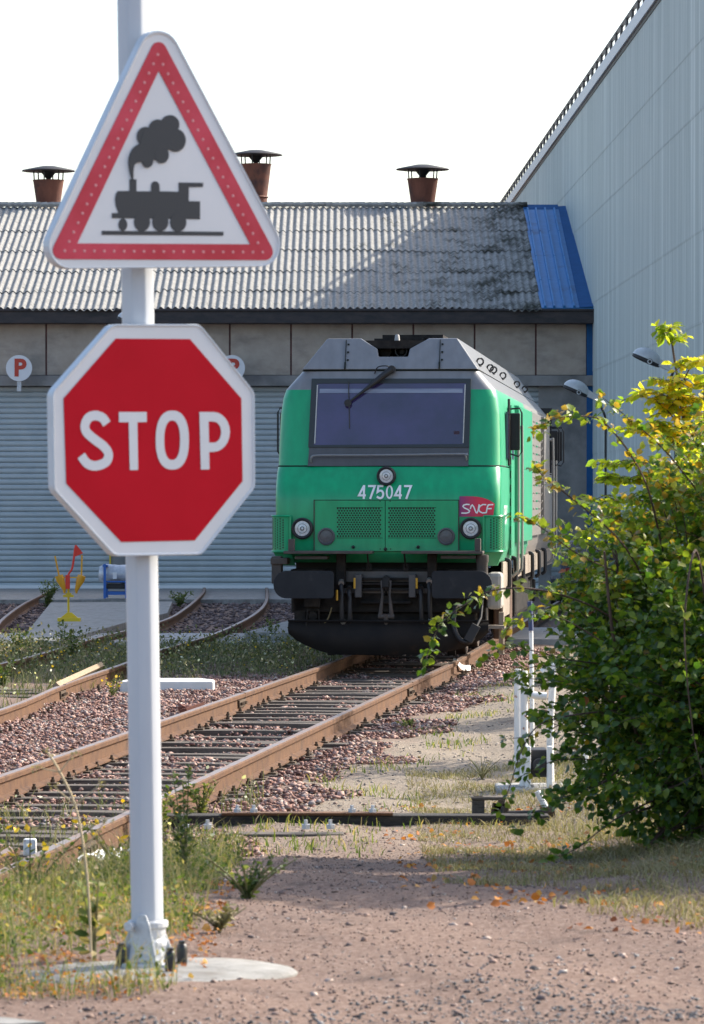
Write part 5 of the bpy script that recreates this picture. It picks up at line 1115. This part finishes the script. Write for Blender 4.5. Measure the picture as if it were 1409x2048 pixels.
x, D = at(8, 1380); weed('tall_weed', 'bright green weed at the far left edge above the curved rail', x, D, .42, 260, leaf=.05, stems=8, spread=.5)
x, D = at(545, 1290); weed('tall_weed', 'grey green weed left of the locomotive plough', x, D, .42, 200, leaf=.05, stems=7, spread=.6)
x, D = at(225, 1400); weed('tall_weed', 'pale weed growing on ballast right of the curved rail', x, D, .26, 160, leaf=.035, stems=8, spread=.7, m=m_grass, flowers=10)
x, D = at(190, 1925, .55); weed('broad_leaf_weed', 'broad-leaved green plant in front of the concrete footing', x, D, .30, 60, leaf=.06, stems=4, spread=.3, m=m_grass)
x, D = at(372, 1800, .35); weed('tall_weed', 'slender upright green weed right of the signpost', x, D, .62, 330, leaf=.035, stems=4, spread=.25)
x, D = at(495, 1850, .42); weed('low_weed', 'low brownish weed clump on the path right of the footing', x, D, .22, 420, leaf=.028, stems=22, spread=1.3)
x, D = at(440, 1890, .5); weed('low_weed', 'small dry green clump near the footing', x, D, .10, 200, leaf=.03, stems=14, spread=1.6, m=m_straw)
x, D = at(240, 1740, .1); weed('flowering_weed', 'yellow flowering weed beside the near rail left of the post', x, D, .34, 140, leaf=.04, stems=9, spread=.9, flowers=16, m=m_grass)
x, D = at(60, 1830, .3); weed('flowering_weed', 'yellow flowering weed in the lower left grass', x, D, .38, 200, leaf=.04, stems=10, spread=.9, flowers=14, m=m_grass)
x, D = at(320, 1680, .0); weed('tall_weed', 'green weed in the track right behind the signpost', x, D, .42, 330, leaf=.045, stems=10, spread=.5, m=m_grass)
x, D = at(400, 1640, .0); weed('tall_weed', 'green weed at the end of the black timber', x, D, .33, 260, leaf=.04, stems=9, spread=.5, m=m_grass)
x, D = at(815, 1460, .0); weed('low_weed', 'yellowish weed on the edge of path and ballast', x, D, .10, 220, leaf=.03, stems=14, spread=1.6, m=m_grass)
x, D = at(965, 1560, .0); weed('dry_weed', 'pale dry twiggy weed on the path left of the lever frame', x, D, .18, 60, leaf=.02, stems=16, spread=1.2, m=m_straw)
# dry stalk in front of the track
t = thing('dry_stalk', 'tall pale dry stalk leaning left in front of the rails', 'stalk', (-.88, 14.6, .55)); b = MB(); D = 14.6; pp = [(182, 1905), (178, 1800), (168, 1700), (150, 1610), (120, 1545), (95, 1505)]
P = [W(x_, y_, D) for x_, y_ in pp]; b.tube(catmull(P, 4), .0045, 5); 
for i_, (dx_, dy_) in ((3, (-40, -35)), (3, (50, -40)), (4, (-45, -10)), (4, (28, -38)), (2, (45, -60))): b.tube([P[i_], W(pp[i_][0]+dx_, pp[i_][1]+dy_, D)], [.003, .0015], 4)
b.build('stem', mat('dry_straw', (.45, .36, .22), None, rough=.8), t)
Q = [W(x_+random.gauss(0, 6), y_+random.gauss(0, 6), D) for x_, y_ in ((110, 1575), (200, 1570), (75, 1535), (148, 1507), (213, 1640), (95, 1505)) for _ in range(14)]; kind(leaves('seed_heads', np.array([tuple(q) for q in Q]), RS.normal(size=(len(Q), 3)), rng(len(Q), .008, .018), m_straw, rng(len(Q), .3, .7), parent=t), 'stuff')

# the bush -------------------------------------------------------------
m_leaf = mat_rnd('bush_leaf', [(0, (.025, .055, .012)), (.4, (.05, .11, .02)), (.7, (.15, .215, .03)), (.94, (.28, .29, .04)), (1, (.34, .10, .03))], .36, .40, spec=.5)
m_yleaf = mat_rnd('sapling_leaf', [(0, (.14, .22, .03)), (.35, (.28, .33, .04)), (.65, (.48, .40, .04)), (.9, (.60, .34, .04)), (1, (.50, .16, .04))], .5, .6)
bush = thing('bush', 'large dense green bush with arching twigs filling the right foreground', 'bush', (1.9, 24, .05))
EL = [((1.98, 24.2, 1.32), (.66, 1.1, 1.0)), ((2.45, 24.4, 1.75), (.75, 1.3, .95)), ((1.58, 23.6, 1.15), (.42, .7, .62)), ((1.75, 23.3, .75), (.55, .8, .5)), ((2.5, 23.2, .72), (1.0, 1.0, .62)), ((3.4, 24.3, 1.7), (1.1, 1.6, 1.5)), ((2.25, 22.7, .95), (.6, .6, .55)), ((3.75, 21.6, 1.55), (1.0, 1.7, 1.5)), ((3.5, 19.3, 1.0), (1.1, 1.2, 1.25)), ((2.12, 24.5, 1.9), (.62, .9, .62)), ((1.52, 24.0, 1.62), (.36, .6, .5)), ((1.9, 22.9, 1.25), (.55, .5, .7))]
def in_any(P, skip, k=.8):
    m = np.zeros(len(P), bool)
    for i, (c, r) in enumerate(EL):
        if i != skip: m |= (((P-np.array(c))/np.array(r))**2).sum(1) < k
    return m
PP, DD = [], []
for i, (c, r) in enumerate(EL):
    n = int(9500*(r[0]*r[2])**.8) if i not in (5, 7, 8) else 12000; v = RS.normal(size=(n, 3)); v /= np.linalg.norm(v, axis=1)[:, None]
    rad = RS.uniform(0, 1, n)**.35; wob = 1+.16*np.sin(v[:, 0]*7+i)*np.sin(v[:, 2]*6+2*i)+.10*np.sin(v[:, 0]*15+v[:, 2]*13+i)
    p = np.array(c)+v*np.array(r)*(rad*wob)[:, None]; cl = np.sin(p[:, 0]*9+i)+np.sin(p[:, 2]*8.3+p[:, 1]*4)+np.sin(p[:, 0]*21+p[:, 2]*17)
    k = (cl > -1.0) & (p[:, 2] > .12)
    PP.append(p[k]); DD.append((v+RS.normal(size=v.shape)*.8+np.array([0, 0, -.15]))[k])
# twigs that leave the mass
tw = MB(); TP, TD = [], []
def spray(P, r0=.007, nl=22, size=1.0, start=.25, b=None, col=None):
    P = catmull(P, 6); (b or tw).tube(P, [r0*(1-.75*i/len(P)) for i in range(len(P))], 5)
    for q in range(nl):
        u = start+(1-start)*(q+random.random())/nl; i = min(len(P)-2, int(u*(len(P)-1))); t_ = (P[i+1]-P[i]).normalized(); v = t_*.5+Vector((random.gauss(0, .7), random.gauss(0, .7), random.gauss(-.1, .6)))
        p = P[i].lerp(P[i+1], random.random())
        for _ in range(random.choice((2, 3, 4))): TP.append(tuple(p+Vector((random.gauss(0, .018), random.gauss(0, .03), random.gauss(0, .018))))); TD.append(tuple(v+Vector((random.gauss(0, .5), random.gauss(0, .5), random.gauss(0, .4)))))
Q_ = lambda l, D: [W(x, y, D+d) for x, y, d in l]
spray(Q_([(1330, 1120, .6), (1290, 960, .2), (1215, 850, 0), (1160, 832, -.1), (1110, 838, -.2), (1065, 860, -.2)], 23.2), nl=26)
spray(Q_([(1300, 1180, .5), (1240, 1080, .2), (1130, 985, 0), (1090, 955, -.1), (1070, 930, -.1)], 23.0), nl=22)
spray(Q_([(1260, 1260, .5), (1180, 1210, .2), (1080, 1180, 0), (990, 1180, -.1), (930, 1210, -.2), (885, 1245, -.2), (862, 1290, -.2), (848, 1335, -.3)], 22.8), nl=38, start=.2)
spray(Q_([(1250, 1420, .4), (1150, 1430, .1), (1080, 1450, 0), (1045, 1500, -.1), (1018, 1580, -.1), (1000, 1625, -.1)], 22.6), .006, nl=16)
spray(Q_([(1250, 1150, .4), (1160, 1110, .1), (1090, 1060, 0), (1060, 1040, -.1), (1030, 1035, -.1)], 22.9), .005, nl=14)
spray(Q_([(1230, 1330, .4), (1140, 1320, .1), (1060, 1300, 0), (1010, 1290, -.1), (960, 1320, -.1)], 22.9), .005, nl=18)
spray(Q_([(1310, 1600, .4), (1230, 1640, .1), (1150, 1700, 0), (1090, 1720, -.1)], 22.3), .006, nl=16)
spray(Q_([(1409, 1000, .4), (1330, 900, .1), (1250, 830, 0), (1200, 790, -.1)], 23.6), .006, nl=20)
spray(Q_([(1420, 1250, 0), (1392, 1100, -.3), (1370, 1250, -.5), (1385, 1450, -.5), (1409, 1560, -.5)], 22.2), .008, nl=6)
spray(Q_([(1200, 1280, 0), (1130, 1240, -.1), (1060, 1230, -.2), (1010, 1260, -.2)], 22.6), .005, nl=16)
for _ in range(150):
    i = random.choice((0, 0, 1, 1, 2, 3, 4, 6)); c, r = EL[i]; a = random.uniform(PI*.45, PI*1.35); e = random.uniform(-.35, 1.2)
    v = Vector((math.cos(a)*math.cos(e), random.uniform(-.8, .3), math.sin(e))).normalized(); p0 = Vector(c)+Vector((v.x*r[0], v.y*r[1], v.z*r[2]))*.75; ln = random.uniform(.22, .5)
    p1 = p0+v*ln*.6; p2 = p0+v*ln+Vector((-.05, 0, -random.uniform(-.05, .14)))
    if p2.z < .2: continue
    spray([p0, p1, p2], .004, nl=random.randint(7, 13))
# thick stems inside
for k in range(16):
    a = random.uniform(0, 2*PI); x0 = 2.1+random.uniform(-.3, .5); p = [Vector((x0, 24, 0)), Vector((x0+math.cos(a)*.3, 24+math.sin(a)*.4-.2, .6)), Vector((x0+math.cos(a)*.7, 24+math.sin(a)*.8-.3, 1.3)), Vector((x0+math.cos(a)*.85, 24+math.sin(a)-.3, 1.9))]; tw.tube(catmull(p, 4), [.018*(1-.05*i) for i in range(13)], 6)
for k in range(22):
    x0 = random.uniform(1.5, 2.3); z0 = random.uniform(.3, .8); p = [Vector((2.4, 24, .2)), Vector((x0+.2, 23.2, z0)), Vector((x0-.15, 22.7, z0-random.uniform(.0, .3)))]; tw.tube(catmull(p, 4), .006, 5)
tw.build('branches', m_bark, bush)
P = np.concatenate(PP+[np.array(TP)]); Dr_ = np.concatenate(DD+[np.array(TD)]); n = len(P)
rv = RS.beta(2, 2.2, n)*.9; top = smooth(1.2, 2.3, P[:, 2]); rv = np.clip(rv+.5*top*RS.uniform(0, 1, n)+.3*np.r_[np.zeros(n-len(TP)), np.full(len(TP), .75)]*RS.uniform(.2, 1, n), 0, .97); rv[RS.uniform(0, 1, n) < .004] = 1  # higher leaves brightened and yellowed: sunlit tone put into their colour
leaves('foliage', P, Dr_, rng(n, .034, .062)*(1+.9*(P[:, 0] > 2.6)), m_leaf, rv, parent=bush, wr=.72)  # unseen right-hand leaves enlarged so the bush throws denser shade
# yellowing sapling rising out of the bush
sap = thing('sapling', 'young tree with yellow and orange leaves rising above the bush', 'tree', (2.1, 26.2, .05))
b = MB(); TP, TD = [], []
Ds = 25.6; trunk = [W(1440, 1560, Ds), W(1425, 1300, Ds), W(1400, 1050, Ds), W(1372, 850, Ds), W(1350, 720, Ds), W(1341, 655, Ds)]; trunk[0].z = .05; tp_ = catmull(trunk, 5); b.tube(tp_, [.02*(1-.8*i/len(tp_)) for i in range(len(tp_))], 6)
def comp(p, d, ln, nl, sz=1):     # one compound leaf
    d = d.normalized(); q = [p, p+d*ln*.5, p+d*ln+Vector((0, 0, -.25*ln))]; b.tube(q, .0025, 4)
    for k in range(nl):
        u = (k+.5)/nl; pp_ = q[0].lerp(q[1], u*2) if u < .5 else q[1].lerp(q[2], u*2-1); s_ = d.cross(Vector((0, 0, 1)))
        for sg in (-1, 1): TP.append(tuple(pp_)); TD.append(tuple(s_*sg+d*.4+Vector((random.gauss(0, .25), random.gauss(0, .25), -.35+random.gauss(0, .3)))))
for i in range(8, len(tp_)):
    if len(tp_)-8 < i < len(tp_)-3: continue
    for _ in range(2 if i < len(tp_)-4 else 3):
        a = random.uniform(0, 2*PI); comp(tp_[i], Vector((math.cos(a), math.sin(a)*.7, random.uniform(-.5, .5))), random.uniform(.10, .24)*(1 if i < len(tp_)-3 else .5), 5)
for px, py, ex, ey in ((1395, 1000, 1240, 960), (1400, 950, 1300, 850), (1380, 880, 1280, 790), (1410, 900, 1409, 760), (1400, 1050, 1210, 1000), (1425, 1150, 1215, 1090), (1372, 850, 1330, 790), (1365, 900, 1270, 860), (1360, 780, 1409, 720), (1409, 960, 1225, 930), (1400, 1000, 1190, 960), (1409, 1100, 1250, 1050), (1420, 1180, 1160, 1060), (1370, 840, 1330, 760), (1420, 1000, 1340, 930), (1420, 1200, 1190, 1000)):
    q = [W(px, py, Ds), W((px+ex)/2, (py+ey)/2-20, Ds-.1), W(ex, ey, Ds-.2)]; q = catmull(q, 5); b.tube(q, [.006*(1-.06*i) for i in range(len(q))], 5)
    for i in range(2, len(q)):
        for _ in range(random.choice((1, 2))): a = random.uniform(0, 2*PI); comp(q[i], Vector((math.cos(a), math.sin(a)*.7, random.uniform(-.1, .5))), random.uniform(.08, .18), 4)
b.build('trunk', m_bark, sap)
P = np.array(TP); rv = np.clip(RS.uniform(0, .55, len(P))+.42*smooth(1.9, 2.5, P[:, 2])*(1-smooth(3.02, 3.12, P[:, 2]))*(P[:, 0] > 1.7)*RS.uniform(.1, 1, len(P)), 0, 1)
leaves('crown', P, np.array(TD), rng(len(P), .045, .085), m_yleaf, rv, parent=sap, wr=.55)

# unseen shrubs added right of the verge to cast shadow bands on the path
for (x, y, h, lb) in ((4.4, 42.0, 4.2, 'unseen tall green shrub added right of the path for its shade'), (5.3, 50.5, 4.4, 'unseen rounded green shrub added further up the verge for its shade'), (4.1, 35.6, 3.4, 'unseen smaller green shrub added behind the big bush for its shade')):
    t = thing('shrub', lb, 'shrub', (x, y, 0)); b = MB(); n = 3200; v = RS.normal(size=(n, 3)); v /= np.linalg.norm(v, axis=1)[:, None]; p = np.array([x, y, h*.55])+v*np.array([.95, .95, h*.45])*(RS.uniform(0, 1, n)**.4*(1+.2*np.sin(v[:, 0]*6+v[:, 2]*7+x)))[:, None]
    for k in range(9): a = k*2*PI/9; b.tube([(x, y, 0), (x+.3*math.cos(a), y+.3*math.sin(a), h*.4), (x+.6*math.cos(a), y+.6*math.sin(a), h*.75)], [.03, .02, .008], 5)
    b.build('branches', m_bark, t); leaves('foliage', p, v+RS.normal(size=v.shape)*.8, rng(n, .07, .12), m_leaf, RS.beta(2, 2, n)*.9, parent=t, wr=.8)

t = thing('tree', 'broad-leaved tree standing to the right of the big bush outside the path', 'tree', (4.4, 21.4, .3)); b = MB(); n = 9000; v = RS.normal(size=(n, 3)); v /= np.linalg.norm(v, axis=1)[:, None]
p = np.array([4.4, 21.4, 3.7])+v*np.array([1.5, 1.6, 1.25])*(RS.uniform(0, 1, n)**.4*(1+.25*np.sin(v[:, 0]*6+v[:, 2]*7)*np.sin(v[:, 1]*8)))[:, None]
b.tube([(4.4, 21.4, .3), (4.45, 21.4, 1.6), (4.35, 21.3, 2.9), (4.4, 21.4, 4.2)], [.09, .075, .06, .02], 9)
for k in range(10): a = k*2*PI/10; b.tube([(4.4, 21.4, 1.8+.1*k), (4.4+.6*math.cos(a), 21.4+.6*math.sin(a), 2.6+.1*k), (4.4+1.2*math.cos(a), 21.4+1.2*math.sin(a), 3.0+.12*k)], [.035, .022, .006], 5)
b.build('trunk', m_bark, t); leaves('crown', p, v+RS.normal(size=v.shape)*.8, rng(n, .07, .11), m_leaf, RS.beta(2, 2, n)*.9, parent=t, wr=.8)
X, D = scatter(1100, 12.9, 15.3, lambda X, D: (D < 13.6+.5*np.sin(X*3)) & (X > -.8) | (RS.uniform(0, 1, len(X)) < .12) & (X > -.1))
kind(stones('grey_chippings', np.stack([X, D, gz(X, D)+rough_z(X, D)+.003], -1), rng(len(X), .006, .018), mat_rnd('grey_chip', [(0, (.04, .045, .05)), (.6, (.12, .125, .13)), (1, (.28, .28, .28))], .85)), 'stuff')
